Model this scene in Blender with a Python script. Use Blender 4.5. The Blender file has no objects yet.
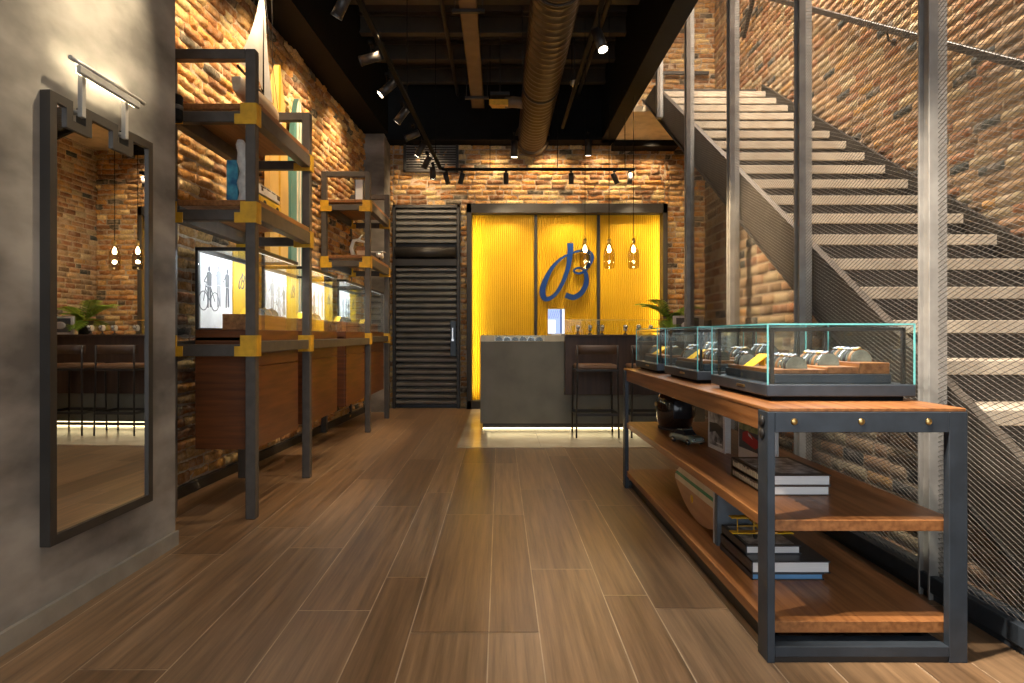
import bpy, bmesh, math, random
import numpy as np
from mathutils import Vector, Matrix

PI = math.pi
rnd = random.Random(7)
C = bpy.context.scene.collection
sc = bpy.context.scene

# ------------------------------------------------------------------ camera
cam_d = bpy.data.cameras.new('camera')
cam_d.sensor_fit = 'HORIZONTAL'; cam_d.sensor_width = 36.0
cam_d.lens = 640.0 / 1024.0 * 36.0
cam_d.shift_x = 12.0 / 1024.0
cam_d.shift_y = -7.0 / 1024.0
cam_d.clip_start = 0.05; cam_d.clip_end = 100
cam = bpy.data.objects.new('camera', cam_d); C.objects.link(cam)
cam.location = (0, 0, 1.1); cam.rotation_euler = (PI / 2, 0, 0)
sc.camera = cam

# ------------------------------------------------------------------ view + world
sc.view_settings.view_transform = 'Standard'
sc.view_settings.look = 'None'
sc.view_settings.gamma = 1.0
sc.view_settings.use_curve_mapping = False
sc.view_settings.exposure = 0.58
sc.cycles.transparent_max_bounces = 48
w = bpy.data.worlds.new('World'); sc.world = w; w.use_nodes = True
wb = w.node_tree.nodes['Background']
wb.inputs['Color'].default_value = (0.86, 0.93, 1.0, 1); wb.inputs['Strength'].default_value = 1.5

WARM = (1.0, 0.74, 0.46); NEUT = (1.0, 0.86, 0.70); COOL = (0.88, 0.95, 1.0)


def spot(loc, target, power, angle=60, blend=0.7, color=WARM, radius=0.04):
    d = bpy.data.lights.new('spot_beam', 'SPOT'); d.energy = power; d.color = color
    d.spot_size = math.radians(angle); d.spot_blend = blend; d.shadow_soft_size = radius
    o = bpy.data.objects.new('spot_beam', d); C.objects.link(o); o.location = loc
    o.rotation_euler = (Vector(target) - Vector(loc)).to_track_quat('-Z', 'Y').to_euler()
    return o


def area(loc, target, sx, sy, power, color=NEUT, name='area_lamp'):
    d = bpy.data.lights.new(name, 'AREA'); d.energy = power; d.color = color
    d.shape = 'RECTANGLE'; d.size = sx; d.size_y = sy
    o = bpy.data.objects.new(name, d); C.objects.link(o); o.location = loc
    v = Vector(target) - Vector(loc)
    o.rotation_euler = v.to_track_quat('-Z', 'Y').to_euler()
    return o


def point(loc, power, color=WARM, radius=0.03):
    d = bpy.data.lights.new('bulb_light', 'POINT'); d.energy = power; d.color = color; d.shadow_soft_size = radius
    o = bpy.data.objects.new('bulb_light', d); C.objects.link(o); o.location = loc
    return o


# stairwell ceiling lamps
area((2.45, 5.6, 6.7), (2.45, 5.0, 0), 1.0, 3.0, 420, NEUT, 'stairwell_lamp')
area((2.45, 1.6, 6.7), (2.45, 2.6, 0), 1.0, 2.0, 260, NEUT, 'stairwell_lamp')
# concealed washlight above the left brick wall
for y_, p_ in ((4.3, 120), (5.3, 120), (6.4, 100), (7.6, 80)):
    spot((-1.35, y_ - 0.1, 3.85), (-2.2, y_ + 0.15, 2.75), p_, 95, 0.9)
for y_ in (4.6, 6.2, 7.7):
    spot((-0.86, y_, 3.25), (-1.70, y_ + 0.2, 1.0), 85, 66, 0.8)
for y_, p_ in ((4.36, 70), (5.0, 60), (6.8, 60), (7.3, 40)):
    spot((-2.0 + (y_ - 4.4) * 0.03, y_, 3.80), (-2.03 + (y_ - 4.4) * 0.03, y_ + 0.05, 0.3), p_, 34, 0.9)
spot((-0.88, 3.05, 3.35), (-1.72, 2.70, 2.40), 170, 46, 1.0, (1.0, 0.82, 0.55))
spot((0.80, 3.4, 3.55), (0.52, 2.5, 0.0), 90, 30, 1.0, COOL)  # added cool pool, standing in for a reflection on the floor
spot((-0.85, 4.5, 3.1), (-0.62, 3.8, 0.0), 50, 34, 1.0, COOL)  # second added pool in place of floor sheen
spot((0.78, 4.5, 3.50), (-1.5, 4.5, 0.75), 130, 34, 0.9, WARM)  # added, like the next spot, to brighten the cabinet fronts
spot((0.78, 6.4, 3.50), (-1.5, 6.6, 0.75), 150, 40, 0.9, WARM)
# added fill spots over floor and table, hung on no track
for x_, y_, p_ in ((-0.5, 2.2, 100), (0.5, 3.6, 80), (-0.3, 5.6, 80), (0.4, 0.4, 100), (-0.4, -1.2, 100)):
    spot((x_, y_, 4.3), (x_ * 1.1, y_ + 0.3, 0), p_, 80, 1.0, NEUT)


# ------------------------------------------------------------------ materials
def new_mat(name):
    m = bpy.data.materials.new(name); m.use_nodes = True
    nt = m.node_tree
    return m, nt, nt.nodes['Principled BSDF']


def N(nt, t, **kw):
    n = nt.nodes.new(t)
    for k, v in kw.items():
        setattr(n, k, v)
    return n


def pmat(name, col, rough=0.5, metal=0.0, col2=None, scale=6.0, stretch=(1, 1, 1), bump=0.0, detail=4.0, spec=0.5, rvar=0.0, lo=0.35, hi=0.65, coat=0.0):
    m, nt, b = new_mat(name)
    b.inputs['Roughness'].default_value = rough
    b.inputs['Metallic'].default_value = metal
    b.inputs['Specular IOR Level'].default_value = spec
    b.inputs['Coat Weight'].default_value = coat
    if col2 is None:
        col2 = tuple(c * 1.18 for c in col); col = tuple(c * 0.88 for c in col)
    tc = N(nt, 'ShaderNodeTexCoord'); mp = N(nt, 'ShaderNodeMapping')
    mp.inputs['Scale'].default_value = stretch
    nz = N(nt, 'ShaderNodeTexNoise'); nz.inputs['Scale'].default_value = scale; nz.inputs['Detail'].default_value = detail
    rp = N(nt, 'ShaderNodeValToRGB')
    rp.color_ramp.elements[0].position = lo; rp.color_ramp.elements[1].position = hi
    rp.color_ramp.elements[0].color = (*col, 1); rp.color_ramp.elements[1].color = (*col2, 1)
    L = nt.links.new
    L(tc.outputs['Object'], mp.inputs['Vector']); L(mp.outputs[0], nz.inputs['Vector'])
    L(nz.outputs['Fac'], rp.inputs['Fac']); L(rp.outputs['Color'], b.inputs['Base Color'])
    if rvar:
        mr = N(nt, 'ShaderNodeMapRange')
        mr.inputs['To Min'].default_value = max(0.02, rough - rvar); mr.inputs['To Max'].default_value = rough + rvar
        L(nz.outputs['Fac'], mr.inputs['Value']); L(mr.outputs[0], b.inputs['Roughness'])
    if bump:
        bp = N(nt, 'ShaderNodeBump'); bp.inputs['Strength'].default_value = bump; bp.inputs['Distance'].default_value = 0.01
        L(nz.outputs['Fac'], bp.inputs['Height']); L(bp.outputs[0], b.inputs['Normal'])
    return m


def attr_mat(name, rough, noise_scale, stretch, amount, bump, second=None, second_amt=0.4, rvar=0.0, spec=0.4, wave=False, scale2=9.0):
    """colour from the face/point attribute 'Col', varied with noise."""
    m, nt, b = new_mat(name); L = nt.links.new
    at = N(nt, 'ShaderNodeAttribute'); at.attribute_name = 'Col'
    tc = N(nt, 'ShaderNodeTexCoord'); mp = N(nt, 'ShaderNodeMapping'); mp.inputs['Scale'].default_value = stretch
    nz = N(nt, 'ShaderNodeTexNoise'); nz.inputs['Scale'].default_value = noise_scale; nz.inputs['Detail'].default_value = 6
    nz.inputs['Roughness'].default_value = 0.65
    L(tc.outputs['Object'], mp.inputs['Vector'])
    if wave:   # shift the grain per plank so neighbouring planks do not match
        ad = N(nt, 'ShaderNodeVectorMath', operation='MULTIPLY_ADD')
        ad.inputs[1].default_value = (60, 60, 60)
        L(at.outputs['Color'], ad.inputs[0]); L(mp.outputs[0], ad.inputs[2]); L(ad.outputs[0], nz.inputs['Vector'])
    else:
        L(mp.outputs[0], nz.inputs['Vector'])
    mr = N(nt, 'ShaderNodeMapRange'); mr.inputs['From Min'].default_value = 0.3; mr.inputs['From Max'].default_value = 0.7
    mr.inputs['To Min'].default_value = 1 - amount; mr.inputs['To Max'].default_value = 1 + amount
    L(nz.outputs['Fac'], mr.inputs['Value'])
    mx = N(nt, 'ShaderNodeVectorMath', operation='SCALE')
    L(at.outputs['Color'], mx.inputs[0]); L(mr.outputs[0], mx.inputs['Scale'])
    out = mx.outputs[0]
    if second:
        n2 = N(nt, 'ShaderNodeTexNoise'); n2.inputs['Scale'].default_value = scale2; n2.inputs['Detail'].default_value = 5
        L(tc.outputs['Object'], n2.inputs['Vector'])
        r2 = N(nt, 'ShaderNodeMapRange'); r2.inputs['From Min'].default_value = 0.48; r2.inputs['From Max'].default_value = 0.7
        r2.inputs['To Max'].default_value = second_amt
        L(n2.outputs['Fac'], r2.inputs['Value'])
        mm = N(nt, 'ShaderNodeMix', data_type='RGBA'); mm.inputs[7].default_value = (*second, 1)
        L(r2.outputs[0], mm.inputs[0]); L(out, mm.inputs[6]); out = mm.outputs[2]
    L(out, b.inputs['Base Color'])
    b.inputs['Roughness'].default_value = rough; b.inputs['Specular IOR Level'].default_value = spec
    if rvar:
        r3 = N(nt, 'ShaderNodeMapRange'); r3.inputs['To Min'].default_value = rough - rvar; r3.inputs['To Max'].default_value = rough + rvar
        L(nz.outputs['Fac'], r3.inputs['Value']); L(r3.outputs[0], b.inputs['Roughness'])
    if bump:
        bp = N(nt, 'ShaderNodeBump'); bp.inputs['Strength'].default_value = bump; bp.inputs['Distance'].default_value = 0.012
        L(nz.outputs['Fac'], bp.inputs['Height']); L(bp.outputs[0], b.inputs['Normal'])
    return m


def emit_mat(name, col, strength):
    m, nt, b = new_mat(name)
    b.inputs['Base Color'].default_value = (*col, 1)
    b.inputs['Emission Color'].default_value = (*col, 1); b.inputs['Emission Strength'].default_value = strength
    return m


def glass_mat(name, tint=(0.97, 0.99, 0.985), gloss=1.0):
    m = bpy.data.materials.new(name); m.use_nodes = True
    nt = m.node_tree; nt.nodes.clear(); L = nt.links.new
    o = N(nt, 'ShaderNodeOutputMaterial'); mix = N(nt, 'ShaderNodeMixShader')
    t = N(nt, 'ShaderNodeBsdfTransparent'); t.inputs['Color'].default_value = (*tint, 1)
    g = N(nt, 'ShaderNodeBsdfGlossy'); g.inputs['Roughness'].default_value = 0.01
    g.inputs['Color'].default_value = (gloss, gloss, gloss, 1)
    f = N(nt, 'ShaderNodeFresnel'); ge = N(nt, 'ShaderNodeNewGeometry'); mr = N(nt, 'ShaderNodeMapRange')
    mr.inputs['To Min'].default_value = 1.33; mr.inputs['To Max'].default_value = 1 / 1.33   # thin pane: same reflection from both faces
    L(ge.outputs['Backfacing'], mr.inputs['Value']); L(mr.outputs[0], f.inputs['IOR'])
    L(f.outputs[0], mix.inputs[0]); L(t.outputs[0], mix.inputs[1]); L(g.outputs[0], mix.inputs[2]); L(mix.outputs[0], o.inputs['Surface'])
    return m


M = {}
M['brick'] = attr_mat('old_brick', 0.88, 38.0, (1, 1, 1), 0.42, 1.0, (0.58, 0.45, 0.31), 0.45, spec=0.2, scale2=14.0)
M['brick_red'] = attr_mat('reclaimed_brick', 0.88, 38.0, (1, 1, 1), 0.36, 0.7, (0.52, 0.42, 0.34), 0.45, spec=0.25)
M['mortar'] = pmat('mortar', (0.36, 0.28, 0.20), 0.95, col2=(0.50, 0.41, 0.30), scale=30, bump=0.4, spec=0.2)
M['plank'] = attr_mat('wood_floor', 0.33, 1.0, (34, 1.3, 20), 0.46, 0.05, rvar=0.07, spec=0.55, wave=True)
M['grout'] = pmat('floor_joint', (0.50, 0.39, 0.27), 0.8)
M['stone'] = pmat('pale_stone', (0.52, 0.43, 0.30), 0.22, col2=(0.66, 0.57, 0.42), scale=2.5, detail=6)
M['concrete'] = pmat('concrete_plaster', (0.135, 0.123, 0.108), 0.8, col2=(0.37, 0.345, 0.305), scale=1.9, stretch=(1, 1, 2.0), bump=0.2, detail=10, lo=0.34, hi=0.66, spec=0.3)
M['plaster'] = pmat('cream_plaster', (0.62, 0.50, 0.34), 0.85)
M['skirting'] = pmat('grey_skirting', (0.27, 0.25, 0.21), 0.4)
M['black'] = pmat('black_paint', (0.006, 0.0055, 0.005), 0.7, spec=0.12)
M['deck'] = pmat('dark_deck', (0.030, 0.025, 0.020), 0.5, spec=0.4)
M['joist'] = pmat('dark_joist', (0.045, 0.034, 0.022), 0.55, spec=0.4)
M['duct'] = pmat('duct_brown', (0.085, 0.058, 0.030), 0.38, 0.55, spec=0.5)
M['tray'] = pmat('tray_brown', (0.13, 0.085, 0.048), 0.6)
M['steel'] = pmat('grey_steel', (0.070, 0.060, 0.051), 0.48, 0.1, scale=14)
M['steel_blue'] = pmat('blue_grey_steel', (0.042, 0.054, 0.070), 0.42, 0.35, scale=14)
M['post'] = pmat('screen_post_steel', (0.33, 0.32, 0.30), 0.45, 0.3, scale=10)
M['mesh'] = pmat('expanded_metal', (0.125, 0.118, 0.108), 0.5, 0.4, scale=10)
M['dark_steel'] = pmat('dark_steel', (0.030, 0.027, 0.025), 0.45, 0.3)
M['stringer'] = pmat('stringer_brown_grey', (0.055, 0.046, 0.037), 0.5, 0.2)
M['tread'] = pmat('tread_stone', (0.40, 0.345, 0.27), 0.6, col2=(0.54, 0.475, 0.38), scale=5, detail=6)
M['riser'] = pmat('riser_dark', (0.028, 0.024, 0.020), 0.6)
M['mustard'] = pmat('mustard_paint', (0.55, 0.30, 0.012), 0.5, scale=20)
M['yellow'] = pmat('yellow_panel', (0.66, 0.385, 0.003), 0.5, col2=(0.72, 0.425, 0.004), scale=3)
M['yellow_card'] = pmat('yellow_card', (0.85, 0.50, 0.02), 0.5)
M['walnut'] = pmat('walnut_top', (0.185, 0.068, 0.019), 0.36, col2=(0.34, 0.145, 0.048), scale=2.2, stretch=(22, 0.8, 22), detail=6, spec=0.5)
M['walnut_cross'] = pmat('walnut_end', (0.16, 0.065, 0.022), 0.4, col2=(0.30, 0.135, 0.05), scale=2.2, stretch=(22, 8, 3), detail=5)
M['mahogany'] = pmat('mahogany_veneer', (0.080, 0.022, 0.004), 0.42, col2=(0.150, 0.044, 0.008), scale=2.0, stretch=(1, 1.2, 18), detail=6)
M['bar_brown'] = pmat('dark_brown_veneer', (0.040, 0.020, 0.012), 0.5, col2=(0.066, 0.034, 0.020), scale=2.0, stretch=(14, 14, 1))
M['counter_grey'] = pmat('counter_grey', (0.150, 0.142, 0.108), 0.6, scale=3)
M['beige'] = pmat('beige_rim', (0.42, 0.34, 0.21), 0.35, 0.2)
M['leather'] = pmat('brown_leather', (0.075, 0.040, 0.022), 0.5)
M['seat_leather'] = pmat('tan_leather', (0.20, 0.105, 0.050), 0.5)
M['glass'] = glass_mat('clear_glass')
M['glass_edge'] = pmat('glass_edge_teal', (0.16, 0.54, 0.56), 0.15, spec=0.8)
M['smoked'] = glass_mat('smoked_glass', (0.74, 0.68, 0.58), 0.9)
M['mirror'] = pmat('mirror_silver', (0.88, 0.88, 0.88), 0.01, 1.0, col2=(0.88, 0.88, 0.88))
M['white'] = pmat('white_print', (0.80, 0.81, 0.83), 0.6)
M['page'] = pmat('book_pages', (0.84, 0.84, 0.83), 0.8, col2=(0.72, 0.72, 0.72), scale=3, stretch=(2, 2, 160))
M['ink'] = pmat('grey_ink', (0.13, 0.135, 0.15), 0.6)
M['ink_mid'] = pmat('mid_grey_ink', (0.34, 0.35, 0.38), 0.6)
M['cover_dark'] = pmat('dark_book_cover', (0.035, 0.038, 0.045), 0.35)
M['cover_photo'] = pmat('grey_photo_cover', (0.05, 0.05, 0.06), 0.3, col2=(0.62, 0.63, 0.64), scale=22, detail=3)
M['cover_brown'] = pmat('brown_spine', (0.060, 0.040, 0.030), 0.45)
M['cream_mark'] = pmat('cream_lettering', (0.42, 0.36, 0.26), 0.5)
M['slate'] = pmat('slate_cover', (0.16, 0.20, 0.24), 0.5)
M['blue_page'] = pmat('blue_book', (0.10, 0.26, 0.48), 0.5)
M['cushion'] = pmat('watch_cushion', (0.085, 0.092, 0.078), 0.75, col2=(0.14, 0.15, 0.125), scale=40)
M['strap_black'] = pmat('black_strap', (0.02, 0.02, 0.022), 0.5)
M['strap_brown'] = pmat('tan_strap', (0.20, 0.10, 0.04), 0.55)
M['chrome'] = pmat('polished_steel', (0.62, 0.62, 0.62), 0.18, 1.0)
M['brass'] = pmat('brass', (0.60, 0.42, 0.16), 0.28, 1.0)
M['dial_white'] = pmat('white_dial', (0.75, 0.75, 0.72), 0.3)
M['dial_blue'] = pmat('blue_dial', (0.03, 0.08, 0.22), 0.3)
M['dial_black'] = pmat('black_dial', (0.015, 0.015, 0.017), 0.3)
M['logo_blue'] = pmat('blue_enamel', (0.001, 0.036, 0.19), 0.42, 0.0, scale=2, spec=0.3)
M['gloss_black'] = pmat('gloss_black', (0.008, 0.008, 0.010), 0.06, coat=0.8)
M['car_green'] = pmat('pale_green_metallic', (0.24, 0.32, 0.30), 0.22, 0.3, coat=0.6)
M['window_dark'] = pmat('tiny_window', (0.02, 0.025, 0.035), 0.08)
M['rubber'] = pmat('rubber', (0.02, 0.02, 0.02), 0.7)
M['white_gloss'] = pmat('white_gloss', (0.74, 0.72, 0.66), 0.25)
M['sail'] = pmat('sail_cloth', (0.74, 0.71, 0.64), 0.8)
M['hull_wood'] = pmat('pale_hull', (0.48, 0.36, 0.24), 0.35, scale=2, stretch=(10, 1, 10))
M['cedar'] = pmat('cedar_board', (0.46, 0.24, 0.12), 0.35, col2=(0.58, 0.34, 0.18), scale=3, stretch=(8, 1, 8))
M['board_green'] = pmat('green_stripe', (0.015, 0.28, 0.11), 0.3)
M['board_cream'] = pmat('cream_board', (0.66, 0.42, 0.13), 0.32, scale=2)
M['board_teal'] = pmat('teal_board', (0.10, 0.24, 0.21), 0.32, scale=2)
M['board_white'] = pmat('white_stripe', (0.72, 0.64, 0.48), 0.35)
M['van_yellow'] = pmat('van_yellow', (0.72, 0.46, 0.02), 0.3)
M['leaf'] = pmat('palm_leaf', (0.16, 0.33, 0.02), 0.5, col2=(0.40, 0.58, 0.07), scale=5)
M['pot'] = pmat('pot', (0.04, 0.035, 0.03), 0.6)
M['frost'] = pmat('frosted_resin', (0.62, 0.58, 0.52), 0.5, bump=0.6, scale=26)
M['surf_blue'] = pmat('blue_picture', (0.02, 0.10, 0.20), 0.35, col2=(0.10, 0.42, 0.50), scale=11)
M['red_car'] = pmat('red_picture', (0.52, 0.02, 0.03), 0.4)
M['grey_road'] = pmat('grey_road_picture', (0.10, 0.10, 0.11), 0.5)
M['green_picture'] = pmat('foliage_picture', (0.12, 0.20, 0.05), 0.5, col2=(0.42, 0.44, 0.20), scale=40)
M['pink'] = pmat('pink_paint', (0.65, 0.36, 0.30), 0.5)
M['screen_blue'] = emit_mat('screen_pale_blue', (0.42, 0.56, 0.95), 0.55)
M['screen_white'] = emit_mat('screen_white', (0.9, 0.95, 1.0), 0.75)
M['screen_dark'] = emit_mat('screen_dark_blue', (0.05, 0.10, 0.28), 0.6)
M['led'] = emit_mat('led_warm', (1.0, 0.80, 0.42), 4.0)
M['led_white'] = emit_mat('led_white', (0.92, 0.97, 1.0), 0.5)
M['lens'] = emit_mat('lamp_lens', (1.0, 0.86, 0.62), 14.0)
M['bulb'] = emit_mat('filament_bulb', (1.0, 0.80, 0.45), 22.0)
M['lamp_lens_dim'] = emit_mat('lamp_lens_turned', (1.0, 0.9, 0.75), 1.6)
M['louver'] = pmat('louver_dark', (0.20, 0.19, 0.17), 0.42, 0.4)

# ------------------------------------------------------------------ mesh helpers


class MB:
    """collects shapes into one bmesh; build() links them as one object."""

    def __init__(self):
        self.bm = bmesh.new(); self.mats = []; self.cur = 0

    def mat(self, key):
        m = M[key]
        if m not in self.mats:
            self.mats.append(m)
        self.cur = self.mats.index(m)
        return self

    def _tag(self, faces, smooth=False):
        for f in faces:
            f.material_index = self.cur; f.smooth = smooth

    def box(self, x0, x1, y0, y1, z0, z1, bevel=0.0, mtx=None):
        bm = self.bm
        vs = [bm.verts.new((x, y, z)) for x in (x0, x1) for y in (y0, y1) for z in (z0, z1)]
        q = [(0, 1, 3, 2), (4, 6, 7, 5), (0, 4, 5, 1), (2, 3, 7, 6), (0, 2, 6, 4), (1, 5, 7, 3)]
        fs = [bm.faces.new([vs[i] for i in f]) for f in q]
        if bevel:
            es = list({e for f in fs for e in f.edges})
            r = bmesh.ops.bevel(bm, geom=es, offset=bevel, segments=1, affect='EDGES', profile=0.5)
            fs = list({f for v in r['verts'] for f in v.link_faces} | {f for f in fs if f.is_valid})
            vs = list({v for f in fs for v in f.verts})
        self._tag(fs)
        if mtx is not None:
            for v in vs:
                v.co = mtx @ v.co
        return self

    def bar(self, p0, p1, wx, wz, bevel=0.0):
        """rectangular bar from p0 to p1, wx across, wz in the up-most direction."""
        p0 = Vector(p0); p1 = Vector(p1); d = p1 - p0; L = d.length; d.normalize()
        up = Vector((0, 0, 1)) if abs(d.z) < 0.95 else Vector((0, 1, 0))
        s = d.cross(up).normalized(); u = s.cross(d).normalized()
        m = Matrix(((s.x, d.x, u.x, p0.x), (s.y, d.y, u.y, p0.y), (s.z, d.z, u.z, p0.z), (0, 0, 0, 1)))
        return self.box(-wx / 2, wx / 2, 0, L, -wz / 2, wz / 2, bevel, m)

    def tube(self, pts, r, n=10, caps=True, radii=None):
        bm = self.bm; pts = [Vector(p) for p in pts]; rings = []; prev = None
        for i, p in enumerate(pts):
            a = pts[max(i - 1, 0)]; b = pts[min(i + 1, len(pts) - 1)]
            d = (b - a).normalized()
            if prev is None:
                up = Vector((0, 0, 1)) if abs(d.z) < 0.9 else Vector((1, 0, 0))
                s = d.cross(up).normalized()
            else:
                s = (prev - d * prev.dot(d)).normalized()
            prev = s; u = s.cross(d)
            rr = radii[i] if radii else r
            rings.append([bm.verts.new(p + (s * math.cos(2 * PI * k / n) + u * math.sin(2 * PI * k / n)) * rr) for k in range(n)])
        fs = []
        for a, b in zip(rings, rings[1:]):
            for k in range(n):
                fs.append(bm.faces.new((a[k], a[(k + 1) % n], b[(k + 1) % n], b[k])))
        self._tag(fs, True)
        if caps:
            self._tag([bm.faces.new(rings[0][::-1]), bm.faces.new(rings[-1])])
        return self

    def cyl(self, p0, p1, r, n=16):
        return self.tube([p0, p1], r, n)

    def lathe(self, prof, center=(0, 0, 0), n=24, axis='Z', sx=1.0, sy=1.0):
        bm = self.bm; c = Vector(center); rings = []
        for r, h in prof:
            ring = []
            for k in range(n):
                a = 2 * PI * k / n; x = r * math.cos(a) * sx; y = r * math.sin(a) * sy
                v = (x, y, h) if axis == 'Z' else ((h, x, y) if axis == 'X' else (x, h, y))
                ring.append(bm.verts.new(c + Vector(v)))
            rings.append(ring)
        fs = []
        for a, b in zip(rings, rings[1:]):
            for k in range(n):
                fs.append(bm.faces.new((a[k], a[(k + 1) % n], b[(k + 1) % n], b[k])))
        self._tag(fs, True)
        for ring, (r, h) in ((rings[0][::-1], prof[0]), (rings[-1], prof[-1])):
            if r > 1e-6:
                self._tag([bm.faces.new(ring)])
        return self

    def prism(self, poly, axis, d0, d1, smooth=False):
        """poly of 2-D points extruded along axis: X -> (y,z), Y -> (x,z), Z -> (x,y)."""
        bm = self.bm

        def mk(p, d):
            a, b = p
            return (d, a, b) if axis == 'X' else ((a, d, b) if axis == 'Y' else (a, b, d))
        A = [bm.verts.new(mk(p, d0)) for p in poly]; B = [bm.verts.new(mk(p, d1)) for p in poly]
        fs = [bm.faces.new(A[::-1]), bm.faces.new(B)]
        n = len(poly); side = [bm.faces.new((A[i], A[(i + 1) % n], B[(i + 1) % n], B[i])) for i in range(n)]
        self._tag(fs); self._tag(side, smooth)
        return self

    def loft(self, sections, caps=True, smooth=True):
        """sections: lists of 3-D points, all the same count, closed loops."""
        bm = self.bm; rings = [[bm.verts.new(p) for p in s] for s in sections]; n = len(rings[0]); fs = []
        for a, b in zip(rings, rings[1:]):
            for k in range(n):
                fs.append(bm.faces.new((a[k], a[(k + 1) % n], b[(k + 1) % n], b[k])))
        self._tag(fs, smooth)
        if caps:
            self._tag([bm.faces.new(rings[0][::-1]), bm.faces.new(rings[-1])])
        return self

    def quad(self, a, b, c, d):
        bm = self.bm; self._tag([bm.faces.new([bm.verts.new(p) for p in (a, b, c, d)])]); return self

    def stroke(self, pts, widths, fn, thick, sub=6):
        """flat brush stroke: pts/widths in 2-D, fn(u,v,depth)->3-D point."""
        P = []; W = []
        n = len(pts)
        for i in range(n - 1):
            p0 = pts[max(i - 1, 0)]; p1 = pts[i]; p2 = pts[i + 1]; p3 = pts[min(i + 2, n - 1)]
            for s in range(sub):
                t = s / sub
                q = [0.5 * (2 * p1[k] + (p2[k] - p0[k]) * t + (2 * p0[k] - 5 * p1[k] + 4 * p2[k] - p3[k]) * t * t + (3 * p1[k] - p0[k] - 3 * p2[k] + p3[k]) * t ** 3) for k in (0, 1)]
                P.append(q); W.append(widths[i] * (1 - t) + widths[i + 1] * t)
        P.append(list(pts[-1])); W.append(widths[-1])
        bm = self.bm; rows = []
        for i, p in enumerate(P):
            a = P[max(i - 1, 0)]; b = P[min(i + 1, len(P) - 1)]
            dx, dy = b[0] - a[0], b[1] - a[1]; l = math.hypot(dx, dy) or 1
            nx, ny = -dy / l * W[i] / 2, dx / l * W[i] / 2
            e = 0.0006 * (i % 5) * thick / 0.05
            rows.append([bm.verts.new(fn(p[0] + nx, p[1] + ny, 0)), bm.verts.new(fn(p[0] - nx, p[1] - ny, 0)),
                         bm.verts.new(fn(p[0] - nx, p[1] - ny, thick + e)), bm.verts.new(fn(p[0] + nx, p[1] + ny, thick + e))])
        fs = []
        for a, b in zip(rows, rows[1:]):
            for k in range(4):
                fs.append(bm.faces.new((a[k], a[(k + 1) % 4], b[(k + 1) % 4], b[k])))
        fs += [bm.faces.new(rows[0]), bm.faces.new(rows[-1][::-1])]
        self._tag(fs)
        return self

    def build(self, name, parent=None, recalc=True):
        if recalc:
            bmesh.ops.recalc_face_normals(self.bm, faces=self.bm.faces[:])
        off = Vector((0, 0, 0)); p = parent
        while p is not None:
            off += Vector(p.location); p = p.parent
        if off.length > 0:
            bmesh.ops.translate(self.bm, verts=self.bm.verts[:], vec=-off)
        me = bpy.data.meshes.new(name); self.bm.to_mesh(me); self.bm.free()
        for m in self.mats:
            me.materials.append(m)
        o = bpy.data.objects.new(name, me); C.objects.link(o)
        if parent is not None:
            o.parent = parent
        return o


def B(key):
    return MB().mat(key)


def tag(o, label, cat, group=None):
    o['label'] = label; o['category'] = cat
    if group:
        o['group'] = group
    return o


def thing(name, label, cat, loc=(0, 0, 0), group=None):
    o = bpy.data.objects.new(name, None); C.objects.link(o); o.location = loc
    o.empty_display_size = 0.1
    return tag(o, label, cat, group)


def struct(o):
    o['kind'] = 'structure'; return o


def copy_thing(src, loc, rotz=0.0, label=None):
    r = src.copy(); C.objects.link(r); r.location = loc; r.rotation_euler = (0, 0, rotz)
    if label:
        r['label'] = label
    for ch in list(src.children):
        c = ch.copy(); C.objects.link(c); c.parent = r
        for g in list(ch.children):
            d = g.copy(); C.objects.link(d); d.parent = c
    return r


def raw_mesh(name, verts, faces, mats, col=None, midx=None, smooth=True, parent=None):
    me = bpy.data.meshes.new(name)
    verts = np.asarray(verts, dtype=np.float32); faces = np.asarray(faces, dtype=np.int32)
    me.vertices.add(len(verts)); me.vertices.foreach_set('co', verts.ravel())
    k = faces.shape[1]
    me.loops.add(faces.size); me.loops.foreach_set('vertex_index', faces.ravel())
    me.polygons.add(len(faces))
    me.polygons.foreach_set('loop_start', np.arange(0, faces.size, k, dtype=np.int32))
    me.polygons.foreach_set('loop_total', np.full(len(faces), k, dtype=np.int32))
    if midx is not None:
        me.polygons.foreach_set('material_index', np.asarray(midx, dtype=np.int32))
    me.polygons.foreach_set('use_smooth', np.full(len(faces), smooth, dtype=bool))
    if col is not None:
        a = me.color_attributes.new('Col', 'FLOAT_COLOR', 'POINT')
        a.data.foreach_set('color', np.asarray(col, dtype=np.float32).ravel())
    for m in mats:
        me.materials.append(M[m])
    me.update(calc_edges=True); me.validate()
    o = bpy.data.objects.new(name, me); C.objects.link(o)
    if parent is not None:
        o.parent = parent
    return o


# ------------------------------------------------------------------ brick walls
PAL_WARM = [((0.46, 0.23, 0.095), 5), ((0.52, 0.29, 0.13), 5), ((0.36, 0.15, 0.060), 4), ((0.60, 0.40, 0.21), 3), ((0.24, 0.11, 0.06), 2), ((0.11, 0.085, 0.070), 1.3), ((0.55, 0.25, 0.075), 3)]
PAL_RED = [((0.33, 0.175, 0.105), 5), ((0.38, 0.235, 0.15), 5), ((0.28, 0.125, 0.075), 4), ((0.42, 0.31, 0.22), 3), ((0.21, 0.13, 0.09), 2.5), ((0.065, 0.065, 0.07), 1.6), ((0.43, 0.23, 0.10), 2)]


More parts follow.
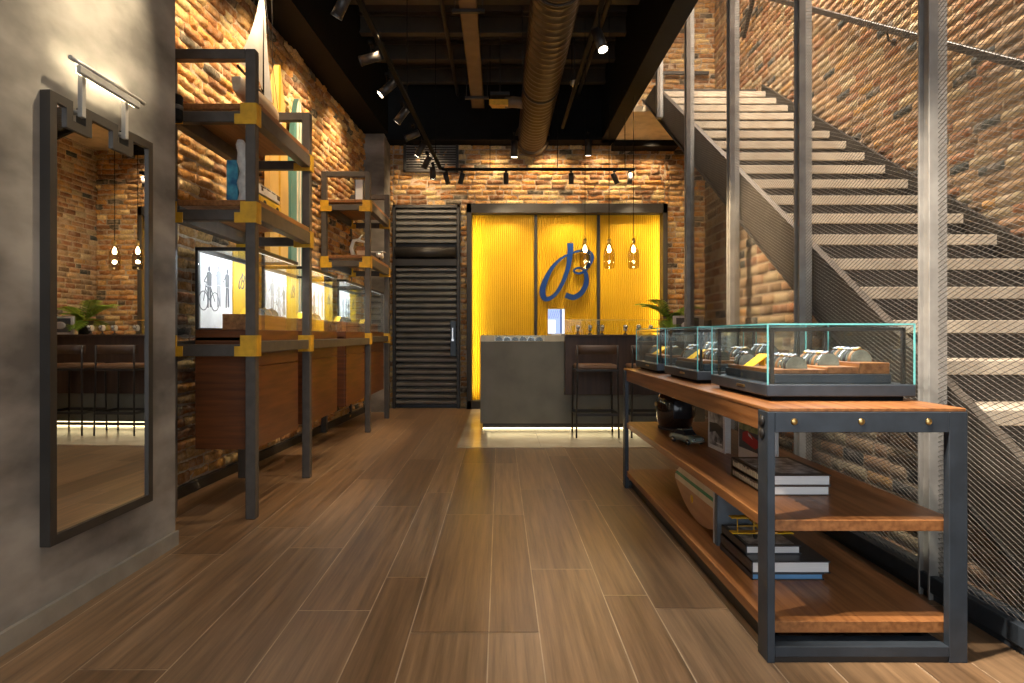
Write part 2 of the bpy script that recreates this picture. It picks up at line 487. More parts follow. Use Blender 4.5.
def brick_wall(name, o, u, n, rects, pal, seed, ok=None, rough=1.0, mat='brick', back=None, bl=0.225, ch=0.077, dep0=0.013, edge=0.008):
    """o: origin, u: unit direction along the wall, n: normal to the room; rects: (u0,u1,z0,z1) fields of bricks."""
    r = np.random.default_rng(seed); o = np.array(o, float); u = np.array(u, float); n = np.array(n, float); z = np.array((0, 0, 1.0))
    cols = np.array([c for c, _ in pal]); wts = np.array([q for _, q in pal]); wts = wts / wts.sum()
    V = []; F = []; K = []; MI = []; base = 0
    nu, nv = 6, 4
    idx = np.arange(nu * nv).reshape(nv, nu)
    quads = np.array([(idx[j, i], idx[j, i + 1], idx[j + 1, i + 1], idx[j + 1, i]) for j in range(nv - 1) for i in range(nu - 1)])
    if np.dot(np.cross(u, z), n) < 0:
        quads = quads[:, ::-1]
    for (u0, u1, z0, z1) in rects:
        ny = max(1, int(round((z1 - z0) / ch))); h = (z1 - z0) / ny
        for j in range(ny):
            x = u0 - r.uniform(0.02, bl)
            zc0 = z0 + j * h
            while x < u1:
                L = bl * r.choice([1.0, 1.0, 1.05, 0.92, 0.55, 1.15]) * r.uniform(0.93, 1.07)
                a = max(x, u0); b = min(x + L, u1); x += L
                if b - a < 0.035:
                    continue
                g = 0.005 + 0.003 * r.random()
                a += g; b -= g; c = zc0 + g * r.uniform(0.6, 1.5); d = zc0 + h - g * r.uniform(0.6, 1.5)
                if ok is not None and not ok((a + b) / 2, (c + d) / 2):
                    continue
                dep = dep0 + rough * r.uniform(-0.004, 0.014)
                us = np.array([a, a + edge, a + (b - a) * 0.36, a + (b - a) * 0.66, b - edge, b])
                vs = np.array([c, c + edge, d - edge, d])
                UU, VV = np.meshgrid(us, vs)
                D = np.full_like(UU, dep) + r.normal(0, 0.0042 * rough, UU.shape)
                D[0, :] = D[-1, :] = -0.004; D[:, 0] = D[:, -1] = -0.004
                UU[1:-1, 1:-1] += r.normal(0, 0.004 * rough, (nv - 2, nu - 2)); VV[1:-1, :] += r.normal(0, 0.0028 * rough, (nv - 2, nu))
                VV[0] += r.normal(0, 0.003 * rough, nu); VV[-1] += r.normal(0, 0.003 * rough, nu)
                P = o + UU[..., None] * u + VV[..., None] * z + D[..., None] * n
                V.append(P.reshape(-1, 3)); F.append(quads + base); base += nu * nv
                cc = cols[r.choice(len(cols), p=wts)] * r.uniform(0.8, 1.2) * np.array((0.98, 1.08, 0.95))
                K.append(np.tile(np.append(cc, 1.0), (nu * nv, 1))); MI.append(np.zeros(len(quads)))
        if back is None:
            q = np.array([o + u * a + z * b for a, b in ((u0, z0), (u1, z0), (u1, z1), (u0, z1))])
            V.append(q); fq = np.array([[0, 1, 2, 3]])
            F.append((fq[:, ::-1] if np.dot(np.cross(u, z), n) < 0 else fq) + base); base += 4
            K.append(np.ones((4, 4))); MI.append(np.ones(1))
    if back is not None:   # an outline of the mortar bed in (u,z): quads
        for qd in back:
            q = np.array([o + u * a + z * b for a, b in qd])
            V.append(q); fq = np.array([[0, 1, 2, 3]])
            F.append((fq[:, ::-1] if np.dot(np.cross(u, z), n) < 0 else fq) + base); base += 4
            K.append(np.ones((4, 4))); MI.append(np.ones(1))
    ob = raw_mesh(name, np.vstack(V), np.vstack(F), [mat, 'mortar'], np.vstack(K), np.concatenate(MI), True)
    return struct(ob)


# stairs: nose line
def nose(y):
    return 0.04 + (y - 1.41) * 0.637


# left brick wall, turned three degrees towards the room
WL0 = Vector((-2.235, 3.30, 0)); WL1 = Vector((-1.940, 9.10, 0)); wl = WL1 - WL0; WLEN = wl.length; wl.normalize()
brick_wall('wall_left_brick', WL0, wl, (wl.y, -wl.x, 0), [(0, WLEN, 0.0, 3.95)], PAL_WARM, 3, rough=1.5)
# back wall with the openings for door and yellow panel
brick_wall('wall_back', (0, 9.6, 0), (1, 0, 0), (0, -1, 0),
           [(-1.66, -1.60, 0, 3.95), (-0.60, -0.49, 0, 3.04), (-1.60, 2.47, 3.04, 3.95), (2.47, 3.25, 0, 3.95), (1.60, 3.25, 4.02, 6.6)], PAL_WARM, 5, rough=1.9)
# right wall of the stairwell
brick_wall('wall_right', (3.22, 0, 0), (0, 1, 0), (-1, 0, 0), [(0.2, 9.6, 0, 6.6)], PAL_RED, 8, rough=0.35, dep0=0.006, edge=0.006, mat='brick_red', ok=lambda a, b: b > nose(a) - 0.35 or (a > 6.1 and b < nose(a) - 0.3))
# brick infill under the stair
brick_wall('wall_under_stair', (1.96, 0, 0), (0, 1, 0), (-1, 0, 0), [(1.0, 6.12, 0, 3.1)], PAL_RED, 9, rough=0.35, dep0=0.006, edge=0.006, mat='brick_red',
           ok=lambda a, b: b < nose(a) - 0.12, back=[((1.0, 0), (6.12, 0), (6.12, nose(6.12) - 0.10), (1.85, nose(1.85) - 0.10))])
struct(B('plaster').box(1.965, 3.2, 6.06, 6.12, 0, nose(6.1) - 0.3).build('wall_nook_return'))
b = B('plaster'); b.box(-2.5, -1.96, 9.62, 9.7, 0, 6.6); b.box(-1.96, 3.4, 9.72, 9.8, 0, 6.6); b.box(3.24, 3.4, -3, 9.7, 0, 6.6)
b.box(-1.66, 3.3, 9.604, 9.72, 3.04, 6.6); b.box(2.5, 3.3, 9.604, 9.72, 0, 3.04); struct(b.build('wall_core'))

# ------------------------------------------------------------------ floor
xs = [-2.6, -2.415, -2.125, -1.94, -1.65, -1.385, -1.09, -0.806, -0.515, -0.332, -0.041, 0.145, 0.436, 0.622, 0.913, 1.10, 1.39, 1.58, 1.87, 2.06, 2.35, 2.54, 2.83, 3.3]
fr = np.random.default_rng(21); V = []; F = []; K = []; MI = []; bs = 0
tones = np.array([(0.225, 0.136, 0.070), (0.190, 0.112, 0.056), (0.245, 0.152, 0.080), (0.205, 0.128, 0.070), (0.165, 0.098, 0.051)])
GAP = 0.0023
starts = {4: 3.2, 5: 2.1, 6: 3.3, 7: 2.55, 8: 2.9, 9: 2.36, 10: 2.36, 11: 3.0, 12: 2.7}
for i in range(len(xs) - 1):
    y = -3.2 + fr.uniform(0, 1.2)
    if i in starts:
        y = starts[i] - 1.55 * 4
    y0 = -3.2
    while y0 < 9.7:
        y1 = min(y, 9.7) if y > y0 else y0
        y = y + 1.55
        if y1 - y0 < 0.02:
            if y1 >= 9.7:
                break
            continue
        a, b_ = xs[i] + GAP, xs[i + 1] - GAP; c, d = y0 + GAP, y1 - GAP
        V.append([(a, c, 0), (b_, c, 0), (b_, d, 0), (a, d, 0)]); F.append(np.array([[0, 1, 2, 3]]) + bs); bs += 4
        t = tones[fr.integers(len(tones))] * fr.uniform(0.88, 1.12)
        K.append(np.tile(np.append(t, 1), (4, 1))); MI.append(0); y0 = y1
V.append([(-2.6, -3.2, -0.002), (3.3, -3.2, -0.002), (3.3, 9.7, -0.002), (-2.6, 9.7, -0.002)]); F.append(np.array([[0, 1, 2, 3]]) + bs)
K.append(np.ones((4, 4))); MI.append(1)
struct(raw_mesh('floor', np.vstack(V), np.vstack(F), ['plank', 'grout'], np.vstack(K), MI, False))
b = B('stone')
for i in range(4):
    for j in range(3):
        x0 = -0.42 + i * 0.82; y0 = 6.22 + j * 1.12
        b.box(x0 + 0.001, x0 + 0.818, y0 + 0.001, y0 + 1.118, 0.0, 0.004)
struct(b.build('floor_stone'))

# ------------------------------------------------------------------ plain walls, column, beams, ceiling
def xw(y):   # face of the concrete wall, turned about one degree
    return -1.70 + 0.02 * (y - 3.35)


struct(B('concrete').prism([(-2.9, -3.2), (xw(-3.2), -3.2), (-1.70, 3.35), (-2.9, 3.35)], 'Z', 0, 5.0).build('wall_left'))
b = B('skirting'); b.prism([(xw(-3.2), -3.2), (xw(-3.2) + 0.018, -3.2), (-1.682, 3.352), (-1.70, 3.352)], 'Z', 0, 0.075); struct(b.build('baseboard_left'))
b = B('dark_steel')
p0 = WL0 + Vector((0.012, 0, 0)); p1 = WL1 + Vector((0.012, 0, 0))
b.bar(p0 + Vector((0, 0, 0.035)), p1 + Vector((0, 0, 0.035)), 0.05, 0.07); struct(b.build('baseboard_left_brick'))
struct(B('concrete').box(-2.3, -1.645, 9.08, 9.62, 0, 3.95).build('column_back'))
b = B('black'); b.bar((-2.10, 3.35, 4.475), (-1.80, 9.1, 4.475), 0.42, 1.05); struct(b.build('beam_left'))
b = B('black'); b.box(-2.4, 1.66, 9.45, 9.60, 3.95, 5.0); b.box(-2.4, 1.66, 9.30, 9.60, 3.93, 3.985); b.box(1.66, 2.6, 9.30, 9.56, 3.84, 3.925); struct(b.build('beam_back'))
b = B('black'); b.box(1.50, 1.66, -3.0, 9.45, 3.95, 5.0); b.box(1.48, 1.68, -3.0, 9.45, 3.93, 3.96); struct(b.build('beam_right'))
b = B('deck')
prof = []
y = -3.0
while y < 9.6:
    for dy, dz in ((0, 0), (0.09, 0), (0.12, 0.06), (0.21, 0.06)):
        prof.append((y + dy, 4.92 + dz))
    y += 0.24
prof += [(9.62, 4.92), (9.62, 5.05), (-3.0, 5.05)]
b.prism(prof, 'X', -2.9, 1.6); struct(b.build('ceiling'))
b = B('plaster'); b.box(1.5, 1.64, -3.0, 9.6, 5.0, 6.8); b.box(1.5, 3.4, -3.0, 9.7, 6.8, 6.9); struct(b.build('ceiling_stair'))  # unseen side wall added to keep world light out of the stairwell
for k in range(9):
    y = 3.2 + k * 0.74
    b = B('joist'); b.box(-1.85, 1.5, y - 0.05, y + 0.05, 4.885, 4.92); b.box(-1.85, 1.5, y - 0.012, y + 0.012, 4.70, 4.90); b.box(-1.85, 1.5, y - 0.05, y + 0.05, 4.68, 4.705)
    struct(b.build('beam_ceiling_joist'))
struct(B('plaster').box(1.68, 3.22, 8.12, 9.6, 3.93, 4.0).build('floor_landing'))

# ------------------------------------------------------------------ door with louvres (left of the back wall)
d = B('dark_steel')
d.box(-1.60, -1.555, 9.52, 9.66, 0, 3.03, 0.004); d.box(-0.645, -0.60, 9.52, 9.66, 0, 3.03, 0.004); d.box(-1.60, -0.60, 9.52, 9.66, 2.985, 3.03, 0.004)
d.box(-1.56, -0.64, 9.63, 9.70, 0, 3.0)
door = struct(d.build('door_1'))


def louvers(z0, z1, name):
    b = B('louver'); z = z0
    while z < z1 - 0.05:
        b.prism([(9.60, z), (9.54, z + 0.012), (9.535, z + 0.040), (9.60, z + 0.078)], 'X', -1.55, -0.65)
        z += 0.090
    return b.build(name, door)


louvers(0.06, 2.10, 'louver_panel'); louvers(2.46, 2.97, 'louver_panel')
b = B('dark_steel'); b.lathe([(0.0, -1.553), (0.085, -1.553), (0.085, -0.647), (0.0, -0.647)], (0, 9.52, 2.32), 20, 'X'); b.box(-1.555, -0.645, 9.50, 9.6, 2.12, 2.22, 0.004); b.build('roller_box', door)
b = B('steel_blue'); b.box(-0.74, -0.655, 9.525, 9.56, 0.78, 1.30, 0.005); b.build('lock_plate', door)
b = B('chrome'); b.cyl((-0.70, 9.53, 1.02), (-0.70, 9.47, 1.02), 0.02); b.bar((-0.70, 9.47, 1.02), (-0.70, 9.47, 1.20), 0.022, 0.022, 0.003); b.build('door_handle', door)

# ------------------------------------------------------------------ yellow feature wall
fw = thing('feature_wall', 'tall ribbed yellow panel wall in a black frame behind the counter', 'wall panel', (1.0, 9.6, 0))
b = B('deck'); X0, X1, ZT = -0.49, 2.47, 3.03
b.box(X0, X0 + 0.07, 9.42, 9.70, 0, ZT, 0.004); b.box(X1 - 0.07, X1, 9.42, 9.70, 0, ZT, 0.004); b.box(X0, X1, 9.42, 9.70, ZT - 0.14, ZT, 0.004); b.box(X0, X1, 9.42, 9.70, 0, 0.12)
b.box(X0, X1, 9.69, 9.71, 0, ZT); b.build('black_frame', fw)
edges = [-0.42, 0.505, 0.555, 1.455, 1.505, 2.40]
for a, c in ((-0.42, 0.515), (0.555, 1.455), (1.495, 2.40)):
    b = B('yellow'); x = a; poly = [(a, 9.66)]
    nr = int(round((c - a) / 0.03)); st = (c - a) / nr
    for k in range(nr):
        x = a + k * st
        poly += [(x + 0.003, 9.60), (x + st * 0.35, 9.592), (x + st * 0.65, 9.592), (x + st - 0.003, 9.60), (x + st, 9.606)]
    poly += [(c, 9.66)]
    b.prism(poly, 'Z', 0.12, ZT - 0.14); b.build('ribbed_panel', fw)
for x in (0.535, 1.475):
    B('dark_steel').box(x - 0.02, x + 0.02, 9.57, 9.66, 0.12, ZT - 0.14).build('divider', fw)
for x in (-0.415, 2.395):
    s = 1 if x < 0 else -1
    area((x + s * 0.012, 9.50, 1.5), (x + s * 0.3, 9.62, 1.5), 0.02, 2.6, 5, (1, 0.85, 0.5), 'panel_edge_light')

LOGO = [(345, 108), (345, 190), (325, 320), (272, 460), (205, 555), (135, 582), (108, 520), (135, 420), (195, 312), (268, 240), (330, 205), (390, 182), (450, 172), (508, 190), (526, 232), (503, 295), (465, 345), (420, 365), (384, 354), (378, 335), (408, 319), (450, 328), (478, 372), (480, 450), (442, 525), (375, 568), (305, 548)]
LOGW = [52, 47, 38, 32, 30, 42, 50, 45, 30, 22, 18, 18, 22, 34, 40, 32, 22, 18, 18, 17, 17, 20, 34, 42, 44, 46, 46]


def logo_at(mb, cx, cz, s, plane, d, thick):
    """s metres per drawing unit; plane 'Y' faces -Y at y=d, plane 'X' faces +X at x=d."""
    def fn(u, v, t):
        a = (u - 310) * s; z = cz - (v - 345) * s
        return (cx + a, d - t, z) if plane == 'Y' else (d + t, cx + a, z)
    mb.stroke([(u, v) for u, v in LOGO], LOGW, fn, thick)


lg = B('logo_blue'); logo_at(lg, 0.985, 2.045, 0.001757, 'Y', 9.56, 0.04)
for (u, v) in ((345, 190), (120, 520), (480, 420)):
    x = 0.985 + (u - 310) * 0.001757; z = 2.045 - (v - 345) * 0.001757
    lg.cyl((x, 9.595, z), (x, 9.55, z), 0.012, 8)
tag(lg.build('wall_emblem'), 'large blue script letter B mounted on the middle yellow panel', 'sign')

# ------------------------------------------------------------------ vent grille on the back wall
v = thing('vent_grille', 'dark slatted air vent high on the back brick wall', 'vent', (-1.05, 9.58, 3.55))
b = B('dark_steel'); b.box(-1.44, -0.62, 9.52, 9.58, 3.52, 3.56, 0.003); b.box(-1.44, -1.40, 9.52, 9.58, 3.52, 3.94, 0.003); b.box(-0.66, -0.62, 9.52, 9.58, 3.52, 3.94, 0.003); b.box(-1.04, -1.02, 9.52, 9.58, 3.52, 3.94); b.box(-1.42, -0.64, 9.565, 9.575, 3.54, 3.94); b.build('frame', v)
b = B('louver')
for k in range(10):
    z = 3.575 + k * 0.037
    b.box(-1.40, -0.66, 9.535, 9.56, z, z + 0.008)
b.build('slats', v)

# ------------------------------------------------------------------ mirror and picture light
mi = thing('wall_mirror', 'tall dark-framed mirror with a notched top edge on the concrete wall', 'mirror', (-1.70, 2.69, 0.30))
Y0, Y1, Z0, Z1 = 2.39, 3.065, 0.305, 2.015


def notched(y0, y1, z0, z1, n, wd):
    """outline with two square notches in the top edge."""
    q = (y1 - y0)
    a, b_ = y0 + q * 0.24, y0 + q * 0.66
    return [(y0, z0), (y1, z0), (y1, z1), (b_ + wd / 2, z1), (b_ + wd / 2, z1 - n), (b_ - wd / 2, z1 - n), (b_ - wd / 2, z1), (a + wd / 2, z1), (a + wd / 2, z1 - n), (a - wd / 2, z1 - n), (a - wd / 2, z1), (y0, z1)]


t = 0.036
outer = notched(Y0, Y1, Z0, Z1, 0.075, 0.075)
inner = notched(Y0 + t, Y1 - t, Z0 + t, Z1 - t, 0.075, 0.075 + 2 * t)
# keep the inner notches centred under the outer ones
q = Y1 - Y0
for i, (ca) in ((3, 0.66), (4, 0.66), (5, 0.66), (6, 0.66), (7, 0.24), (8, 0.24), (9, 0.24), (10, 0.24)):
    c = Y0 + q * ca; sgn = 1 if i in (3, 4, 7, 8) else -1
    inner[i] = (c + sgn * (0.0375 + t), inner[i][1])
b = B('dark_steel'); bm = b.bm; n = len(outer); xa, xb = -1.70, -1.658
for (x, flip) in ((xb, 0),):
    pass
R = {}
for nm, poly in (('o', outer), ('i', inner)):
    for x in (xa, xb):
        R[nm, x] = [bm.verts.new((x, p[0], p[1])) for p in poly]
for i in range(n):
    j = (i + 1) % n
    bm.faces.new((R['o', xb][i], R['o', xb][j], R['i', xb][j], R['i', xb][i]))
    bm.faces.new((R['o', xa][i], R['o', xa][j], R['o', xb][j], R['o', xb][i]))
    bm.faces.new((R['i', xa][i], R['i', xa][j], R['i', xb][j], R['i', xb][i]))
M['mirror_frame'] = pmat('mirror_frame', (0.040, 0.035, 0.030), 0.45, 0.2)
b.mats = [M['mirror_frame']]; b.build('mirror_frame', mi)
B('mirror').prism(inner, 'X', -1.698, -1.668).build('mirror_glass', mi)
mi.location.x += xw(2.69) + 1.70; mi.rotation_euler = (0, 0, -0.027)
pl = thing('picture_light', 'slim steel picture light on two arms above the mirror', 'lamp', (-1.62, 2.69, 2.04))
zr = 2.165
b = B('post'); b.cyl((-1.632, 2.455, zr), (-1.632, 2.95, zr), 0.009, 12); b.box(-1.640, -1.622, 2.50, 2.905, zr - 0.042, zr - 0.010, 0.003); b.build('light_bar', pl)
M['picture_led'] = emit_mat('picture_led', (1.0, 0.84, 0.55), 8.0)
b = B('picture_led'); b.box(-1.646, -1.641, 2.51, 2.895, zr - 0.038, zr - 0.014); b.build('led_strip', pl)
for ca in (0.24, 0.66):
    c = Y0 + q * ca
    b = B('post'); b.box(-1.662, -1.642, c - 0.012, c + 0.012, 1.965, zr - 0.008, 0.002); b.box(-1.662, -1.634, c - 0.010, c + 0.010, zr - 0.036, zr - 0.012, 0.002); b.cyl((-1.70, c, 1.985), (-1.645, c, 1.985), 0.011, 10); b.build('bracket_arm', pl)
pl.location.x += xw(2.69) + 1.70; pl.rotation_euler = (0, 0, -0.02)
area((-1.648, 2.70, zr - 0.005), (-1.72, 2.70, zr + 0.10), 0.42, 0.02, 4, (1.0, 0.84, 0.56), 'picture_lamp')

# ------------------------------------------------------------------ steel racks on the left
XB, XF = -1.975, -1.485      # centre lines of rear and front posts
PW = 0.06


def bracket(mb, x, y, z, sx, sy):
    """folded mustard plates around a post: sx towards the shelf in x, sy in y."""
    yf = y - PW / 2 - 0.006 if sy > 0 else y + PW / 2 + 0.006
    a = x - PW / 2 - 0.006; c = x + PW / 2 + 0.006
    lo, hi = (a - 0.055, c) if sx < 0 else (a, c + 0.055)
    # plate on the end face, with the square notch cut out of its upper inner corner
    if sx < 0:
        poly = [(lo, z - 0.05), (hi, z - 0.05), (hi, z + 0.075), (a - 0.02, z + 0.075), (a - 0.02, z + 0.01), (lo, z + 0.01)]
    else:
        poly = [(hi, z - 0.05), (lo, z - 0.05), (lo, z + 0.075), (c + 0.02, z + 0.075), (c + 0.02, z + 0.01), (hi, z + 0.01)]
    mb.prism(poly, 'Y', yf - 0.004, yf + 0.004)
    # plate on the long side
    xs_ = c if sx < 0 else a
    if sy > 0:
        mb.box(xs_ - 0.004, xs_ + 0.004, yf, y + PW / 2 + 0.01, z - 0.05, z + 0.075)
    else:
        mb.box(xs_ - 0.004, xs_ + 0.004, y - PW / 2 - 0.01, yf, z - 0.05, z + 0.075)


def rack(label, ya, yb, ztop, levels, zmid, link=None):
    rk = thing('display_rack', label, 'shelf', ((XB + XF) / 2, (ya + yb) / 2, 0), 'steel display racks along the left brick wall')
    for x in (XB, XF):
        for y in (ya, yb):
            B('steel').box(x - PW / 2, x + PW / 2, y - PW / 2, y + PW / 2, 0, ztop, 0.004).build('post', rk)
    for y in (ya, yb):
        B('steel').box(XB + PW / 2, XF - PW / 2, y - PW / 2, y + PW / 2, ztop - 0.06, ztop, 0.003).build('top_rail', rk)
    for z in levels:
        for y in (ya, yb):
            B('steel').box(XB + PW / 2, XF - PW / 2, y - 0.028, y + 0.028, z - 0.035, z + 0.03, 0.003).build('cross_rail', rk)
        sh = B('walnut').box(XB - 0.02, XF + 0.03, ya + 0.04, yb - 0.04, z + 0.065, z + 0.10, 0.003).build('shelf_board', rk)
        b = B('steel')
        for x in (XB, XF + 0.0):
            b.box(x - 0.03, x + 0.036, ya + 0.04, yb - 0.04, z - 0.025, z + 0.064, 0.003)
        b.build('shelf_channel', rk)
        for x, sx in ((XF, -1), (XB, 1)):
            for y, sy in ((ya, 1), (yb, 1)):
                m = B('mustard'); bracket(m, x, y, z, sx, sy); m.build('corner_bracket', rk)
    for y in (ya, yb):
        B('steel').box(XB + PW / 2, XF - PW / 2, y - 0.028, y + 0.028, zmid - 0.05, zmid + 0.02, 0.003).build('cross_rail', rk)
        for x, sx in ((XF, -1), (XB, 1)):
            m = B('mustard'); bracket(m, x, y, zmid, sx, 1); m.build('corner_bracket', rk)
    for x in (XF,):
        B('steel').box(x - 0.025, x + 0.025, ya + PW / 2, yb - PW / 2, zmid - 0.03, zmid + 0.04, 0.003).build('long_rail', rk)
    B('steel').box(XB - 0.03, XB + 0.03, ya + PW / 2, yb - PW / 2, zmid - 0.03, zmid + 0.04, 0.003).build('long_rail', rk)
    if link:
        for x in (XF, XB):
            B('steel').box(x - 0.025, x + 0.025, yb + PW / 2, link - PW / 2 - 0.002, zmid - 0.03, zmid + 0.04, 0.003).build('long_rail', rk)
    return rk


YA0, YA1, YB0, YB1 = 3.835, 4.925, 7.20, 8.40
rackA = rack('tall steel shelving rack nearest the mirror, holding the model sailboat and toy van', YA0, YA1, 2.80, (1.815, 2.40), 1.02, YB0)
rackB = rack('tall steel shelving rack nearest the louvred door, holding a small book and white ornament', YB0, YB1, 2.93, (1.90, 2.53), 1.04)


# ------------------------------------------------------------------ watches (made once, then copied)
def make_watch(name, strap, dial, bezel='chrome', label='', group=''):
    """watch wrapped round a cushion roll; axis of the roll along Y, dial facing up."""
    t = thing(name, label, 'watch', (0, 0, 0), group)
    rx, h = 0.041, 0.047      # half-round cushion standing on its flat side

    def arc(kx, kz, n=14):
        return [(kx * math.cos(PI * k / n), kz * math.sin(PI * k / n) ** 0.85 if 0 < k < n else 0.0) for k in range(n + 1)]
    b = B('cushion'); b.prism(arc(rx, h), 'Y', -0.014, 0.014, True); b.build('cushion', t)
    o_, i_ = arc(rx + 0.003, h + 0.003), arc(rx + 0.0004, h + 0.0004)
    b = B(strap); b.prism(o_ + i_[::-1], 'Y', -0.009, 0.009, True); b.build('strap', t)
    b = B(bezel); m_ = Matrix.Translation((-0.010, 0, h + 0.0005)) @ Matrix.Rotation(-0.25, 4, 'Y')
    n0 = len(b.bm.verts); b.lathe([(0.0, 0.0), (0.0155, 0.0), (0.0165, 0.004), (0.0155, 0.0075), (0.012, 0.0085), (0.0, 0.0085)], (0, 0, 0), 16)
    for v in b.bm.verts:
        v.co = m_ @ v.co
    c = b.build('watch_case', t)
    b = B(dial); b.lathe([(0.0118, 0.0088), (0.0, 0.0092)], (0, 0, 0), 16)
    for v in b.bm.verts:
        v.co = m_ @ v.co
    b.build('dial', c)
    return t


ORD = ['first', 'second', 'third', 'fourth', 'fifth', 'sixth']
protos = []
STY = [('strap_black', 'dial_black', 'chrome', 'black strap and black dial'), ('chrome', 'dial_blue', 'chrome', 'steel bracelet and blue dial'), ('strap_brown', 'dial_white', 'brass', 'tan strap and white dial')]
protos_used = [False] * 3
for s, d_, bz, txt in STY:
    protos.append(make_watch('wristwatch', s, d_, bz))


def put_watch(k, loc, rotz, label, group):
    k = k % 3
    if not protos_used[k]:
        o = protos[k]; protos_used[k] = True; o.location = loc; o.rotation_euler = (0, 0, rotz); o['label'] = label
    else:
        o = copy_thing(protos[k], loc, rotz, label)
    o['group'] = group
    return o


def price_sign(loc, rotz, label):
    o = bpy.data.objects
    b = B('yellow_card')
    b.prism([(-0.044, 0.0), (-0.040, 0.0), (0.042, 0.044), (0.040, 0.050)], 'Y', -0.028, 0.028); b.box(0.028, 0.031, -0.018, 0.018, 0.0, 0.038)
    ob = b.build('brand_sign')
    ob.location = loc; ob.rotation_euler = (0, 0, rotz)
    return tag(ob, label, 'sign', 'slanted yellow signs in the cases')


# ------------------------------------------------------------------ wall cabinets with glass hoods
CAB = [(3.955, 4.775, 'nearest the mirror, inside the tall rack'), (5.06, 5.92, 'second from the mirror, beside the surfboards'),
       (6.26, 7.13, 'third from the mirror, just before the second rack'), (7.42, 8.28, 'farthest from the mirror, by the louvred door')]
CX0, CX1 = -1.885, -1.505


def figure(mb, y, z, h, d, bike):
    """small printed cyclist: head, jacket, legs on the print facing +X."""
    def P(pts):
        mb.prism([(y + a * h, z + b_ * h) for a, b_ in pts], 'X', d, d + 0.0012)
    P([(-0.05, 0.88), (0.0, 0.86), (0.05, 0.88), (0.055, 0.95), (0.0, 1.0), (-0.055, 0.95)])
    P([(-0.11, 0.52), (0.11, 0.52), (0.13, 0.82), (0.04, 0.86), (-0.04, 0.86), (-0.13, 0.82)])
    P([(-0.10, 0.0), (-0.04, 0.0), (-0.005, 0.51), (-0.10, 0.51)])
    P([(0.03, 0.02), (0.10, 0.02), (0.10, 0.51), (0.005, 0.51)])
    P([(-0.25, 0.60), (-0.12, 0.74), (-0.10, 0.80), (-0.27, 0.64)])
    if bike:
        for c in (-0.30, 0.30):
            pts = [(c + 0.22 * math.cos(k * PI / 10), 0.16 + 0.22 * math.sin(k * PI / 10)) for k in range(21)]
            mb.stroke([(y + a * h, z + b_ * h) for a, b_ in pts], [0.022 * h] * 21, lambda u, v, t: (d + t, u, v), 0.0015, 2)
        for p, q_ in (((-0.30, 0.16), (-0.16, 0.58)), ((-0.16, 0.5), (0.12, 0.42)), ((0.12, 0.42), (0.30, 0.16)), ((-0.20, 0.45), (0.02, 0.18)), ((0.02, 0.18), (0.12, 0.46)), ((-0.28, 0.60), (-0.10, 0.60))):
            mb.stroke([(y + p[0] * h, z + p[1] * h), (y + q_[0] * h, z + q_[1] * h)], [0.024 * h] * 2, lambda u, v, t: (d + t, u, v), 0.0015, 2)


